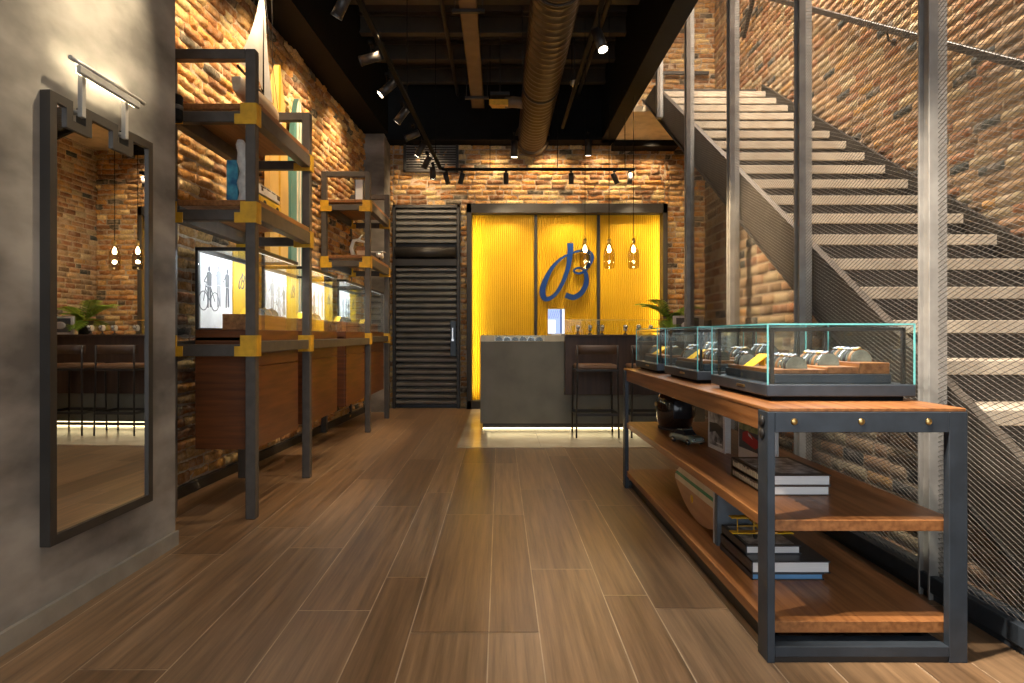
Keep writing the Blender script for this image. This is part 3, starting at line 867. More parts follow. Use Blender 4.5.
for ci, (ya, yb, where) in enumerate(CAB):
    cb = thing('display_cabinet', 'reddish wood wall cabinet with glass hood, ' + where, 'cabinet', ((CX0 + CX1) / 2, (ya + yb) / 2, 0.39), 'wood display cabinets along the left wall')
    L_ = yb - ya
    b = B('mahogany'); b.box(CX0, CX1 - 0.02, ya, yb, 0.39, 1.085, 0.003); b.box(CX0, CX1, ya, yb, 1.06, 1.13, 0.003); b.build('body', cb)
    B('mahogany').box(CX1 - 0.019, CX1, ya + 0.003, yb - 0.003, 0.395, 0.90, 0.002).build('door_panel', cb)
    B('mahogany').box(CX1 - 0.019, CX1, ya + 0.003, yb - 0.003, 0.905, 1.055, 0.002).build('drawer_front', cb)
    # hood
    hz0, hz1 = 1.13, 1.64
    b = B('glass'); g = 0.004
    b.box(CX1 - g, CX1, ya + 0.01, yb - 0.01, hz0, hz1 - 0.02); b.box(CX0 + 0.02, CX1 - g, ya + 0.006, ya + 0.006 + g, hz0, hz1 - 0.02); b.box(CX0 + 0.02, CX1 - g, yb - 0.006 - g, yb - 0.006, hz0, hz1 - 0.02)
    b.build('glass_hood', cb)
    b = B('dark_steel')
    b.box(CX0, CX0 + 0.018, ya, yb, hz0, hz1, 0.002)
    for (x0, x1, y0, y1) in ((CX0, CX1, ya, ya + 0.02), (CX0, CX1, yb - 0.02, yb), (CX0, CX0 + 0.02, ya, yb), (CX1 - 0.02, CX1, ya, yb)):
        b.box(x0, x1, y0, y1, hz1 - 0.022, hz1, 0.001)
    b.build('hood_frame', cb)
    B('glass').box(CX0 + 0.02, CX1 - 0.02, ya + 0.02, yb - 0.02, hz1 - 0.012, hz1 - 0.006).build('glass_top', cb)
    B('led_white').box(CX1 - 0.034, CX1 - 0.024, ya + 0.03, yb - 0.03, hz1 - 0.022, hz1 - 0.016).build('led_strip', cb)
    xp = CX0 + 0.019
    bp_ = B('white').box(xp, xp + 0.006, ya + 0.02, ya + L_ * 0.60, hz0 + 0.012, hz1 - 0.03).build('photo_panel', cb)
    b = B('ink'); d_ = xp + 0.0062
    if ci in (0, 2):
        figure(b, ya + L_ * 0.17, hz0 + 0.14, 0.27, d_, True)
        b.mat('ink_mid'); figure(b, ya + L_ * 0.34, hz0 + 0.15, 0.28, d_, False); b.mat('ink'); figure(b, ya + L_ * 0.50, hz0 + 0.15, 0.27, d_, False)
    else:
        b.mat('ink_mid'); figure(b, ya + L_ * 0.20, hz0 + 0.11, 0.33, d_, False); figure(b, ya + L_ * 0.38, hz0 + 0.12, 0.30, d_, True); b.mat('ink'); figure(b, ya + L_ * 0.52, hz0 + 0.13, 0.26, d_, False)
    b.build('printed_figures', bp_)
    yp = B('yellow').box(xp, xp + 0.008, ya + L_ * 0.61, yb - 0.02, hz0 + 0.012, hz1 - 0.03).build('yellow_panel', cb)
    b = B('cover_dark'); logo_at(b, ya + L_ * 0.79, hz1 - 0.155, 0.00024, 'X', xp + 0.0082, 0.002); b.build('emblem', yp)
    B('walnut').box(CX0 + 0.13, CX1 - 0.06, ya + 0.09, yb - 0.09, hz0 + 0.001, hz0 + 0.10, 0.002).build('plinth', cb)
    hl_ = area((CX1 - 0.034, (ya + yb) / 2, hz1 - 0.026), (CX0, (ya + yb) / 2, hz0 + 0.22), 0.01, L_ * 0.85, 3.4, COOL, 'hood_light')
    hl_.data.size, hl_.data.size_y = L_ * 0.85, 0.012
    hl_.rotation_euler = Matrix(((0, 0.62, 0.785), (-1, 0, 0), (0, -0.785, 0.62))).to_euler()
    zt = hz0 + 0.1012
    price_sign((CX1 - 0.13, ya + 0.17, zt), PI / 2, 'small slanted yellow sign inside the wall cabinet ' + where.split(',')[0])
    for k in range(4):
        put_watch(k + ci, (CX1 - 0.15, ya + 0.30 + k * 0.13, zt), PI / 2 if False else 0.0,
                  f'wristwatch {ORD[k]} from the front in the wall cabinet {where.split(",")[0]}', 'wristwatches in the wall cabinets')

# ------------------------------------------------------------------ things on the racks
# sailboat
zs = 2.40 + 0.1005
sb = thing('model_sailboat', 'model sailing boat with tall white sails on the top shelf', 'model boat', (-1.60, 4.36, zs))
secs = []
for i in range(13):
    s = i / 12; y = 3.88 + s * 0.72; wv = 0.075 * math.sin(PI * (0.08 + 0.90 * s)) ** 0.7; zk = zs + 0.045 + 0.03 * abs(s - 0.5) * 2
    secs.append([(-1.60 - wv, y, zs + 0.145 + 0.02 * (2 * s - 1) ** 2), (-1.60 - wv * 0.75, y, zs + 0.09), (-1.60, y, zk), (-1.60 + wv * 0.75, y, zs + 0.09), (-1.60 + wv, y, zs + 0.145 + 0.02 * (2 * s - 1) ** 2)])
b = B('hull_wood'); b.loft(secs); b.build('hull', sb)
b = B('walnut'); b.box(-1.66, -1.54, 4.12, 4.16, zs, zs + 0.085); b.box(-1.66, -1.54, 4.42, 4.46, zs, zs + 0.085); b.box(-1.615, -1.585, 4.10, 4.48, zs, zs + 0.02); b.build('stand', sb)
b = B('dark_steel'); b.tube([(-1.60, 4.32, zs + 0.14), (-1.60, 4.32, zs + 1.02)], 0.008, 8, radii=[0.009, 0.005]); b.cyl((-1.60, 4.32, zs + 0.22), (-1.60, 3.90, zs + 0.24), 0.007, 8)
b.tube([(-1.60, 4.32, zs + 1.0), (-1.60, 4.63, zs + 0.17)], 0.0018, 5); b.tube([(-1.60, 4.32, zs + 1.0), (-1.54, 4.32, zs + 0.86), (-1.53, 4.32, zs + 0.16)], 0.0018, 5); b.tube([(-1.60, 4.32, zs + 1.0), (-1.66, 4.32, zs + 0.86), (-1.67, 4.32, zs + 0.16)], 0.0018, 5); b.cyl((-1.66, 4.32, zs + 0.86), (-1.54, 4.32, zs + 0.86), 0.003, 6)
b.build('mast_and_rigging', sb)


def sail(mb, a, b_, c, belly, n=8, thick=0.003):
    """triangular cloth between mast foot a, outer corner b_ and head c."""
    a, b_, c = Vector(a), Vector(b_), Vector(c)
    for side in (0, 1):
        pass
    rows = []
    for i in range(n + 1):
        t = i / n; l = a.lerp(c, t); r_ = b_.lerp(c, t) + (a - b_).normalized() * (0.055 * math.sin(PI * t)); row = []
        for j in range(n + 1):
            s = j / n; p = l.lerp(r_, s); row.append(p + Vector((belly * math.sin(PI * s) * (1 - t) ** 0.6, 0, 0)))
        rows.append(row)
    bm = mb.bm; f1 = []
    for off in (0, thick):
        vs = [[bm.verts.new(p + Vector((off, 0, 0))) for p in row] for row in rows]
        for i in range(n):
            for j in range(n):
                f1.append(bm.faces.new((vs[i][j], vs[i][j + 1], vs[i + 1][j + 1], vs[i + 1][j])))
    mb._tag(f1, True)


b = B('sail'); sail(b, (-1.60, 4.305, zs + 0.245), (-1.60, 3.89, zs + 0.26), (-1.60, 4.315, zs + 0.99), 0.035); b.build('main_sail', sb, False)
b = B('sail'); sail(b, (-1.60, 4.34, zs + 0.20), (-1.60, 4.47, zs + 0.19), (-1.60, 4.33, zs + 0.88), 0.03); b.build('jib_sail', sb, False)

# toy camper van on the lower shelf
zv = 1.815 + 0.1005


def van():
    t = thing('toy_camper_van', 'white and yellow toy camper van on the lower rack shelf', 'toy car', (-1.54, 4.25, zv))
    y0, y1 = 4.00, 4.50
    sec = []
    prof = [(0.0, 0.035), (0.0, 0.105), (0.02, 0.125)]

    def cs(y, hw, zb, zt):
        return [(-1.54 - hw, y, zb), (-1.54 - hw, y, zb + (zt - zb) * 0.55), (-1.54 - hw * 0.88, y, zt - 0.02), (-1.54 - hw * 0.6, y, zt), (-1.54 + hw * 0.6, y, zt), (-1.54 + hw * 0.88, y, zt - 0.02), (-1.54 + hw, y, zb + (zt - zb) * 0.55), (-1.54 + hw, y, zb)]
    b = B('white_gloss'); b.loft([cs(y0, 0.075, zv + 0.12, zv + 0.19), cs(y0 + 0.03, 0.09, zv + 0.12, zv + 0.215), cs(y0 + 0.1, 0.093, zv + 0.12, zv + 0.222), cs(y1 - 0.12, 0.093, zv + 0.12, zv + 0.222), cs(y1 - 0.04, 0.088, zv + 0.12, zv + 0.20), cs(y1 - 0.01, 0.08, zv + 0.12, zv + 0.16)], smooth=False); b.build('upper_body', t)
    b = B('van_yellow'); b.loft([cs(y0, 0.085, zv + 0.04, zv + 0.122), cs(y0 + 0.03, 0.096, zv + 0.035, zv + 0.122), cs(y1 - 0.03, 0.096, zv + 0.035, zv + 0.122), cs(y1, 0.085, zv + 0.045, zv + 0.122)], smooth=False); b.build('lower_body', t)
    b = B('window_dark')
    for k in range(4):
        ya = y0 + 0.05 + k * 0.11
        for s in (-1, 1):
            b.box(-1.54 + s * 0.0895 - 0.003, -1.54 + s * 0.0895 + 0.003, ya, ya + 0.085, zv + 0.145, zv + 0.19, 0.002)
    b.box(-1.60, -1.48, y1 - 0.026, y1 - 0.016, zv + 0.14, zv + 0.175); b.build('windows', t)
    for y in (y0 + 0.11, y1 - 0.11):
        for s in (-1, 1):
            b = B('rubber'); b.lathe([(0.012, -0.012), (0.036, -0.012), (0.038, 0), (0.036, 0.012), (0.012, 0.012)], (-1.54 + s * 0.085, y, zv + 0.038), 16, 'X'); b.mat('chrome'); b.lathe([(0.0, -0.013), (0.018, -0.013), (0.018, 0.013), (0.0, 0.013)], (-1.54 + s * 0.085, y, zv + 0.038), 14, 'X'); b.build('wheel', t)
    return t


vn = van()
vn.scale = (0.78, 0.84, 0.74); vn.location = (-1.60, 4.27, zv)
# frosted sculpture with a blue wave picture on the lower shelf
st = thing('wave_sculpture', 'lumpy frosted white sculpture with a blue wave picture on the lower shelf', 'sculpture', (-1.64, 3.97, zv))
b = B('frost'); b.loft([[(-1.575 + 0.045 * math.cos(a) * s + o_, 3.97 + 0.04 * math.sin(a) * s, zv + h) for a in [k * PI / 6 for k in range(12)]] for h, s, o_ in ((0, 1.2, 0), (0.06, 1.0, 0.004), (0.12, 1.15, -0.004), (0.19, 0.95, 0.006), (0.25, 1.05, -0.008), (0.31, 0.8, -0.016), (0.36, 0.75, -0.03), (0.39, 0.4, -0.035))]); b.build('resin_column', st)
b = B('surf_blue'); b.box(-1.70, -1.63, 4.045, 3.975, zv, zv + 0.27, 0.004); b.build('picture_plate', st)

# surfboards standing behind the cabinets on the rear rail


def surfboard(name, label, y, w_, z0, L, base, stripes, x):
    t = thing(name, label, 'surfboard', (x, y, z0), 'surfboards leaning on the left brick wall')

    def outline(n=40):
        r_ = []; l_ = []
        for i in range(n + 1):
            s = (1 - math.cos(PI * i / n)) / 2
            hw = w_ / 2 * (math.sin(PI * min(1, 0.06 + s * 0.94)) ** 0.45 if s < 0.5 else (1 - ((s - 0.5) / 0.5) ** 2.0) ** 0.72)
            hw = max(hw, 0.004)
            r_.append((y + hw, z0 + s * L)); l_.append((y - hw, z0 + s * L))
        return r_ + l_[::-1]
    o = outline()
    b = B(base); b.prism(o, 'X', x - 0.025, x + 0.022); b.build('deck', t)
    for (ya, yb, key) in stripes:
        b = B(key); b.prism([(max(min(p, y + w_ * yb), y + w_ * ya), q_) for p, q_ in o], 'X', x + 0.0215, x + 0.0255); b.build('stripe', t)
    b = B('white_gloss'); b.prism([(y + 0.035 * math.cos(k * PI / 8), z0 + L * 0.80 + 0.07 * math.sin(k * PI / 8)) for k in range(16)], 'X', x + 0.0215, x + 0.028); b.build('badge', t)
    return t


surfboard('surfboard', 'cream yellow surfboard leaning on the left brick wall', 5.70, 0.48, 1.061, 2.44, 'board_cream', [(-0.04, 0.04, 'mustard')], -1.985)
surfboard('surfboard', 'teal surfboard with pale centre stripes leaning on the left brick wall', 6.22, 0.48, 1.061, 2.33, 'board_teal', [(-0.14, -0.05, 'board_white'), (0.03, 0.12, 'board_white')], -1.975)

# things on the far rack
zB1, zB2 = 1.90 + 0.1005, 2.53 + 0.1005
bk = thing('upright_book', 'small dark book with white pages standing on the far rack top shelf', 'book', (-1.62, 7.34, zB2))
b = B('cover_dark'); b.box(-1.65, -1.642, 7.27, 7.42, zB2, zB2 + 0.235); b.box(-1.56, -1.552, 7.27, 7.42, zB2, zB2 + 0.235); b.box(-1.65, -1.552, 7.412, 7.42, zB2, zB2 + 0.235); b.build('cover', bk)
B('page').box(-1.642, -1.56, 7.275, 7.412, zB2 + 0.004, zB2 + 0.23).build('pages', bk)
orn = thing('white_bird_ornament', 'small white winged ornament beside a wooden block on the far rack', 'ornament', (-1.60, 7.45, zB1))
b = B('walnut'); b.box(-1.66, -1.54, 7.40, 7.50, zB1, zB1 + 0.12, 0.006); b.mat('hull_wood'); b.box(-1.655, -1.545, 7.395, 7.40, zB1 + 0.01, zB1 + 0.07); b.build('wooden_block', orn)
b = B('white_gloss'); b.tube([(-1.70, 7.44, zB1 + 0.01), (-1.73, 7.44, zB1 + 0.10), (-1.70, 7.44, zB1 + 0.19), (-1.64, 7.44, zB1 + 0.20), (-1.60, 7.44, zB1 + 0.26)], 0.02, 10, radii=[0.028, 0.024, 0.022, 0.018, 0.004]); b.tube([(-1.66, 7.44, zB1 + 0.19), (-1.56, 7.42, zB1 + 0.17), (-1.53, 7.42, zB1 + 0.13)], 0.014, 8, radii=[0.016, 0.012, 0.004]); b.build('wing', orn)
pln = thing('white_model_aircraft', 'tiny white model aircraft near the end of the far rack', 'model aircraft', (-1.48, 7.86, zB1))
b = B('white_gloss'); b.tube([(-1.48, 7.70, zB1 + 0.06), (-1.48, 7.80, zB1 + 0.07), (-1.48, 8.02, zB1 + 0.07), (-1.48, 8.10, zB1 + 0.09)], 0.03, 10, radii=[0.012, 0.032, 0.028, 0.006]); b.build('fuselage', pln)
b = B('white_gloss'); b.box(-1.66, -1.40, 7.80, 7.87, zB1 + 0.10, zB1 + 0.112, 0.003); b.build('wing', pln)
b = B('white_gloss'); b.box(-1.485, -1.475, 8.05, 8.10, zB1 + 0.08, zB1 + 0.15); b.build('tail_fin', pln)
b = B('dark_steel'); b.cyl((-1.48, 7.85, zB1), (-1.48, 7.85, zB1 + 0.05), 0.008, 8); b.lathe([(0.03, 0), (0.03, 0.006), (0, 0.006)], (-1.48, 7.85, zB1), 12); b.build('stand', pln)

# black wall spotlight beside the first rack
ws = thing('wall_spotlight', 'small black cylinder spotlight mounted beside the first rack', 'lamp', (-1.70, 3.42, 2.31))
b = B('black'); b.lathe([(0.0, -0.07), (0.034, -0.07), (0.038, -0.06), (0.038, 0.06), (0.03, 0.07), (0, 0.07)], (-1.735, 3.42, 2.31), 18); b.build('housing', ws)
b = B('steel'); b.lathe([(0.0395, -0.012), (0.0395, 0.012)], (-1.735, 3.42, 2.31), 18); b.box(-1.80, -1.72, 3.345, 3.40, 2.29, 2.33); b.build('clamp', ws)

# ------------------------------------------------------------------ expanded metal screen
XS = 1.815
scr = thing('mesh_screen', 'floor-to-ceiling expanded metal screen between the shop and the stairs', 'screen', (XS, 4.5, 0))
PY = [1.50, 2.65, 3.80, 4.95, 6.10]
for y in PY:
    b = B('post'); b.box(XS - 0.038, XS + 0.038, y, y + 0.012, 0, 4.6, 0.002); b.box(XS - 0.038, XS + 0.038, y + 0.062, y + 0.074, 0, 4.6, 0.002)
    b.box(XS - 0.020, XS + 0.020, y + 0.01, y + 0.064, 0, 4.6)
    b.mat('steel_blue'); b.box(XS + 0.020, XS + 0.038, y + 0.012, y + 0.06, 0, 4.6); b.build('post', scr)
for y in (7.25, 8.40):
    b = B('post'); b.box(XS - 0.035, XS + 0.035, y, y + 0.07, nose(y) - 0.2, 4.6, 0.003); b.build('post', scr)
b = B('steel_blue'); b.box(XS - 0.035, XS + 0.0, 1.0, 6.1, 0.03, 0.10, 0.002); b.box(XS + 0.004, XS + 0.05, 1.0, 6.1, 0.07, 0.11, 0.002); b.box(XS - 0.02, XS + 0.04, 1.0, 6.1, 0, 0.04); b.build('bottom_rail', scr)
b = B('steel_blue'); b.box(XS - 0.03, XS + 0.03, 1.0, 9.4, 4.54, 4.60); b.build('top_rail', scr)


def expanded(name, y0, y1, z0, z1, clip=None):
    """one sheet of expanded metal: zig-zag strands with thickness."""
    PYY, PZ = 0.046, 0.0100
    ncol = int((y1 - y0) / (PYY / 2)); nrow = int((z1 - z0) / PZ)
    ys = y0 + np.arange(ncol + 1) * (y1 - y0) / ncol
    V = []; F = []; base = 0
    for r_ in range(nrow + 1):
        zc = z0 + r_ * PZ
        ph = (np.arange(ncol + 1) + r_) % 2
        zz = zc + np.where(ph == 0, -PZ * 0.5, PZ * 0.5) * 0.93
        sel = np.ones(ncol + 1, bool) if clip is None else (zz > clip(ys))
        if sel.sum() < 2:
            continue
        k0 = int(np.argmax(sel)); k1 = ncol if sel[-1] else int(ncol - np.argmax(sel[::-1]))
        if clip is not None:
            yy, zz_ = ys[sel], zz[sel]
        else:
            yy, zz_ = ys, zz
        n_ = len(yy)
        tr = [(-0.0013, 0.0005), (0.0013, 0.0010), (0.0010, -0.0010), (-0.0010, -0.0005)]
        ring = np.stack([np.stack([np.full(n_, XS + dx), yy, zz_ + dz], 1) for dx, dz in tr], 1)   # n,4,3
        V.append(ring.reshape(-1, 3))
        i = np.arange(n_ - 1)[:, None] * 4; k = np.arange(4)[None, :]
        q_ = np.stack([i + k, i + (k + 1) % 4, i + 4 + (k + 1) % 4, i + 4 + k], -1).reshape(-1, 4) + base
        F.append(q_); base += n_ * 4
    o = raw_mesh(name, np.vstack(V) - np.array(scr.location), np.vstack(F), ['mesh'], None, None, False, scr)
    return o


for y0, y1 in zip([1.0] + PY, PY + [None]):
    if y1 is None:
        break
    expanded('mesh_panel', (y0 + 0.074) if y0 > 1.0 else y0, y1, 0.10, 4.54)
expanded('mesh_panel', 6.174, 7.25, 2.7, 4.54, clip=lambda yy: 0.04 + (yy - 1.41) * 0.637 - 0.22)
expanded('mesh_panel', 7.32, 8.40, 3.5, 4.54, clip=lambda yy: np.minimum(0.04 + (yy - 1.41) * 0.637 - 0.22, 3.98))

# ------------------------------------------------------------------ staircase
stc = thing('staircase', 'straight staircase with pale treads and dark stringers behind the mesh screen', 'staircase', (2.5, 4.5, 0))
for k in range(1, 22):
    z = 0.04 + 0.1885 * k; y = 1.41 + 0.2959 * k
    b = B('tread'); b.box(1.915, 3.165, y, y + 0.34, z - 0.035, z, 0.003); b.box(1.915, 3.165, y, y + 0.03, z - 0.064, z - 0.03, 0.003); b.build('tread', stc)
    b = B('riser'); b.box(1.92, 3.18, y + 0.33, y + 0.338, z - 0.035, z + 0.150); b.build('riser', stc)
poly = [(1.05, nose(1.05) + 0.06), (7.72, nose(7.72) + 0.06), (7.72, nose(7.72) - 0.27), (1.85, 0.0), (1.05, 0.0)]
B('stringer').prism([(1.42, 0.0), (1.42, nose(1.42) + 0.04), (7.75, nose(7.75) + 0.04), (8.35, nose(7.75) + 0.04), (8.35, nose(8.35) - 0.31), (1.90, 0.0)], 'X', 1.87, 1.915).build('stringer', stc)
b = B('dark_steel'); b.prism([(1.91, 0.0), (8.35, nose(8.35) - 0.31), (8.35, nose(8.35) - 0.29), (1.88, 0.0)], 'X', 1.853, 1.87); b.build('stringer_flange', stc)
B('dark_steel').prism([(1.42, 0.0), (1.42, nose(1.42) + 0.05), (7.75, nose(7.75) + 0.05), (7.75, nose(7.75) - 0.30), (1.85, 0.0)], 'X', 3.165, 3.192).build('stringer', stc)
b = B('plaster'); b.prism([(1.9, 0.0), (7.7, nose(7.7) - 0.30), (7.7, nose(7.7) - 0.27), (1.86, 0.0)], 'X', 1.99, 3.18); b.build('stair_soffit', stc)
hr = thing('stair_handrail', 'dark handrail sloping along the brick wall above the stairs', 'handrail', (3.15, 4.5, 3.0))
b = B('dark_steel'); b.bar((3.14, 1.2, nose(1.2) + 1.13), (3.14, 7.9, nose(7.9) + 1.13), 0.04, 0.05, 0.004); b.bar((3.14, 7.9, nose(7.9) + 1.13), (3.14, 8.25, nose(7.9) + 0.75), 0.04, 0.05, 0.004); b.build('rail', hr)
for y in (2.2, 3.7, 5.2, 6.7):
    b = B('dark_steel'); b.tube([(3.225, y, nose(y) + 1.02), (3.16, y, nose(y) + 1.03), (3.14, y, nose(y) + 1.11)], 0.009, 8); b.lathe([(0, -0.004), (0.03, -0.004), (0.03, 0.006), (0, 0.006)], (3.195, y, nose(y) + 1.02), 12, 'X'); b.build('bracket', hr)
hl = thing('landing_handrail', 'dark handrail on the brick wall over the stair landing', 'handrail', (2.5, 9.5, 4.9))
b = B('dark_steel'); b.bar((1.75, 9.50, 4.98), (3.1, 9.50, 4.98), 0.04, 0.05, 0.004); b.build('rail', hl)
for x in (1.9, 2.9):
    B('dark_steel').box(x - 0.01, x + 0.01, 9.5, 9.6, 4.95, 4.97).build('bracket', hl)

# ------------------------------------------------------------------ console table on the right
TX0, TX1, TY0, TY1, TZ = 0.895, 1.566, 2.142, 4.66, 0.853
ct = thing('console_table', 'long walnut console table with two lower shelves in a blue-grey steel frame', 'table', ((TX0 + TX1) / 2, (TY0 + TY1) / 2, 0))
for y0, y1 in ((TY0, TY0 + 0.08), (TY1 - 0.08, TY1)):
    for x0, x1, dd in ((TX0, TX0 + 0.026, 0.08), (TX1 - 0.062, TX1, 0.03)):
        B('steel_blue').box(x0, x1, y0, y0 + dd, 0, TZ - 0.012, 0.002).build('leg', ct)
    B('steel_blue').box(TX0 + 0.026, TX1 - 0.062, y0, y0 + 0.03, 0.772, TZ - 0.012, 0.002).build('end_rail', ct)
    B('steel_blue').box(TX0 + 0.026, TX1 - 0.062, y0, y0 + 0.08, 0.02, 0.055, 0.002).build('end_rail', ct)
    B('dark_steel').box(TX0 + 0.026, TX1 - 0.062, y0 + 0.006, y1 - 0.006, 0.0, 0.019).build('foot_bar', ct)
tt = B('walnut').box(TX0 + 0.004, TX1 - 0.004, TY0 + 0.002, TY1 - 0.002, TZ - 0.012, TZ, 0.002)
tt.box(TX0 + 0.010, TX1 - 0.010, TY0 + 0.082, TY1 - 0.082, TZ - 0.085, TZ - 0.012, 0.002); tt.build('table_top', ct)
B('walnut').box(TX0 + 0.012, TX1 - 0.012, TY0 + 0.035, TY1 - 0.03, 0.431, 0.469, 0.002).build('shelf', ct)
B('walnut').box(TX0 + 0.012, TX1 - 0.012, TY0 + 0.035, TY1 - 0.03, 0.085, 0.125, 0.002).build('shelf', ct)
b = B('dark_steel'); b.box(TX0 + 0.05, TX0 + 0.08, TY0 + 0.08, TY1 - 0.08, 0.0, 0.05); b.box(TX1 - 0.09, TX1 - 0.06, TY0 + 0.08, TY1 - 0.08, 0.0, 0.05); b.build('base_rails', ct)
b = B('steel_blue'); b.box(TX1 - 0.03, TX1 - 0.012, TY0 + 0.08, TY1 - 0.08, 0.10, 0.115); b.build('back_rail', ct)
for x in (0.985, 1.21, 1.435):
    b = B('brass'); b.lathe([(0.0, -0.004), (0.009, -0.004), (0.012, 0.0), (0.0, 0.0)], (x, TY0, 0.808), 12, 'Y'); b.build('bolt_head', ct)
b = B('dark_steel'); b.lathe([(0.0, -0.010), (0.016, -0.008), (0.02, 0.0), (0.0, 0.0)], (TX0, TY0 + 0.04, 0.805), 14, 'X'); b.lathe([(0.0, -0.010), (0.016, -0.008), (0.02, 0.0), (0.0, 0.0)], (TX0, TY0 + 0.04, 0.765), 14, 'X'); b.build('side_knob', ct)

# glass cases on the console
CASES = [(2.36, 2.99, 'nearest the front end of the console'), (3.20, 3.83, 'in the middle of the console'), (4.02, 4.645, 'at the far end of the console')]
KX0, KX1 = 0.985, 1.535
for ki, (ya, yb, where) in enumerate(CASES):
    cs_ = thing('glass_case', 'low glass display case with teal edges ' + where, 'display case', ((KX0 + KX1) / 2, (ya + yb) / 2, TZ), 'glass cases on the console')
    z0 = TZ
    b = B('black'); b.box(KX0 + 0.03, KX1 - 0.03, ya + 0.03, yb - 0.03, z0 + 0.0005, z0 + 0.018); b.build('recessed_foot', cs_)
    B('steel_blue').box(KX0, KX1, ya, yb, z0 + 0.018, z0 + 0.062, 0.003).build('base', cs_)
    b = B('brass'); b.box(KX0 - 0.004, KX0, (ya + yb) / 2 - 0.10, (ya + yb) / 2 - 0.02, z0 + 0.036, z0 + 0.046); b.build('pull', cs_)
    gz0, gz1 = z0 + 0.062, z0 + 0.282
    b = B('glass'); g = 0.006; e = 0.004
    b.box(KX0 + e, KX0 + e + g, ya + e, yb - e, gz0, gz1); b.box(KX1 - e - g, KX1 - e, ya + e, yb - e, gz0, gz1)
    b.box(KX0 + e + g, KX1 - e - g, ya + e, ya + e + g, gz0, gz1); b.box(KX0 + e + g, KX1 - e - g, yb - e - g, yb - e, gz0, gz1)
    b.box(KX0 + e, KX1 - e, ya + e, yb - e, gz1, gz1 + g); b.build('glass_hood', cs_)
    b = B('glass_edge'); q2 = 0.0025
    for x in (KX0 + e, KX1 - e):
        for y in (ya + e, yb - e):
            b.box(x - q2, x + q2, y - q2, y + q2, gz0, gz1 + g)
    for x in (KX0 + e, KX1 - e):
        b.box(x - q2, x + q2, ya + e, yb - e, gz1 + g - 0.005, gz1 + g)
    for y in (ya + e, yb - e):
        b.box(KX0 + e, KX1 - e, y - q2, y + q2, gz1 + g - 0.005, gz1 + g)
    b.build('glass_edges', cs_)
    b = B('dark_steel'); i_ = 0.03; r_ = 0.006
    for x in (KX0 + i_, KX1 - i_):
        for y in (ya + i_, yb - i_):
            b.box(x - r_, x + r_, y - r_, y + r_, gz0, gz1 - 0.008)
    for y in (ya + i_, yb - i_):
        b.box(KX0 + i_, KX1 - i_, y - r_, y + r_, gz1 - 0.020, gz1 - 0.008)
    for x in (KX0 + i_, KX1 - i_):
        b.box(x - r_, x + r_, ya + i_, yb - i_, gz1 - 0.020, gz1 - 0.008)
    b.build('inner_frame', cs_)
    b = B('steel_blue'); b.box(KX0 + 0.05, KX1 - 0.06, ya + 0.05, yb - 0.05, gz0 + 0.0005, gz0 + 0.035, 0.003); b.build('platform', cs_)
    zp = gz0 + 0.0355
    steps = [(KX0 + 0.055, KX0 + 0.258, 0.016), (KX0 + 0.26, KX0 + 0.378, 0.026), (KX0 + 0.38, KX1 - 0.055, 0.042)]
    for (xa_, xb_, h_) in steps:
        B('walnut').box(xa_, xb_, ya + 0.07, yb - 0.07, zp, zp + h_, 0.002).build('wood_step', cs_)
    lx, ly = (KX0 + KX1) / 2, (ya + yb) / 2
    area((lx, ly, gz1 - 0.004), (lx, ly, gz0), 0.4, 0.45, 1.2, COOL, 'case_light')
    near = ['nearest', 'middle', 'farthest'][ki]
    price_sign((KX0 + 0.115, ya + 0.385, zp + 0.0165), 0.35, f'slanted yellow sign standing in the {near} of the three glass cases')
    for si, xk, y0_, n_ in ((0, KX0 + 0.165, ya + 0.135, 5), (1, KX0 + 0.319, ya + 0.19, 5), (2, KX0 + 0.436, ya + 0.17, 5), (0, KX0 + 0.11, ya + 0.475, 2)):
        for k in range(n_):
            lab = f'{ORD[k]} wristwatch from the front on the {["lowest", "middle", "highest"][si]} step of the {near} glass case'
            if n_ == 2:
                lab = f'{ORD[k]} wristwatch behind the yellow sign in the {near} of the three glass cases'
            put_watch((k + si + ki) % 3, (xk, y0_ + k * 0.037, zp + steps[si][2] + 0.0005), 0.0, lab, 'wristwatches in the console cases')

# ------------------------------------------------------------------ things on the console shelves
ZS1, ZS2 = 0.4695, 0.1255
# helmet
hx, hy = 1.175, 4.30
hm = thing('motorcycle_helmet', 'glossy black helmet with visor on the middle console shelf', 'helmet', (hx, hy, ZS1))
prof = [(0.098, 0.0), (0.112, 0.02), (0.128, 0.08), (0.134, 0.14), (0.130, 0.19), (0.112, 0.235), (0.078, 0.268), (0.036, 0.285), (0.0, 0.288)]
b = B('gloss_black'); b.lathe(prof, (hx, hy, ZS1), 36, 'Z', 1.0, 1.18); b.build('shell', hm)
b = B('window_dark'); nn = 14; s1 = []; s2 = []
secs = []
for zz, rr in ((0.085, 0.133), (0.10, 0.1375), (0.14, 0.140), (0.18, 0.1385), (0.205, 0.132)):
    secs.append([(hx + rr * math.cos(a), hy + rr * 1.18 * math.sin(a), ZS1 + zz) for a in [(-1.95 + k * 2.3 / nn) for k in range(nn + 1)]])
bmv = [[b.bm.verts.new(p) for p in s] for s in secs]
b._tag([b.bm.faces.new((bmv[i][k], bmv[i][k + 1], bmv[i + 1][k + 1], bmv[i + 1][k])) for i in range(len(secs) - 1) for k in range(nn)], True); b.build('visor', hm)
b = B('brass'); b.lathe([(0.028, 0.283), (0.028, 0.290), (0.018, 0.300), (0.0, 0.302)], (hx, hy, ZS1), 16); b.lathe([(0, -0.006), (0.016, -0.006), (0.016, 0.006), (0, 0.006)], (hx - 0.135, hy, ZS1 + 0.17), 12, 'X'); b.build('crown_cap', hm)
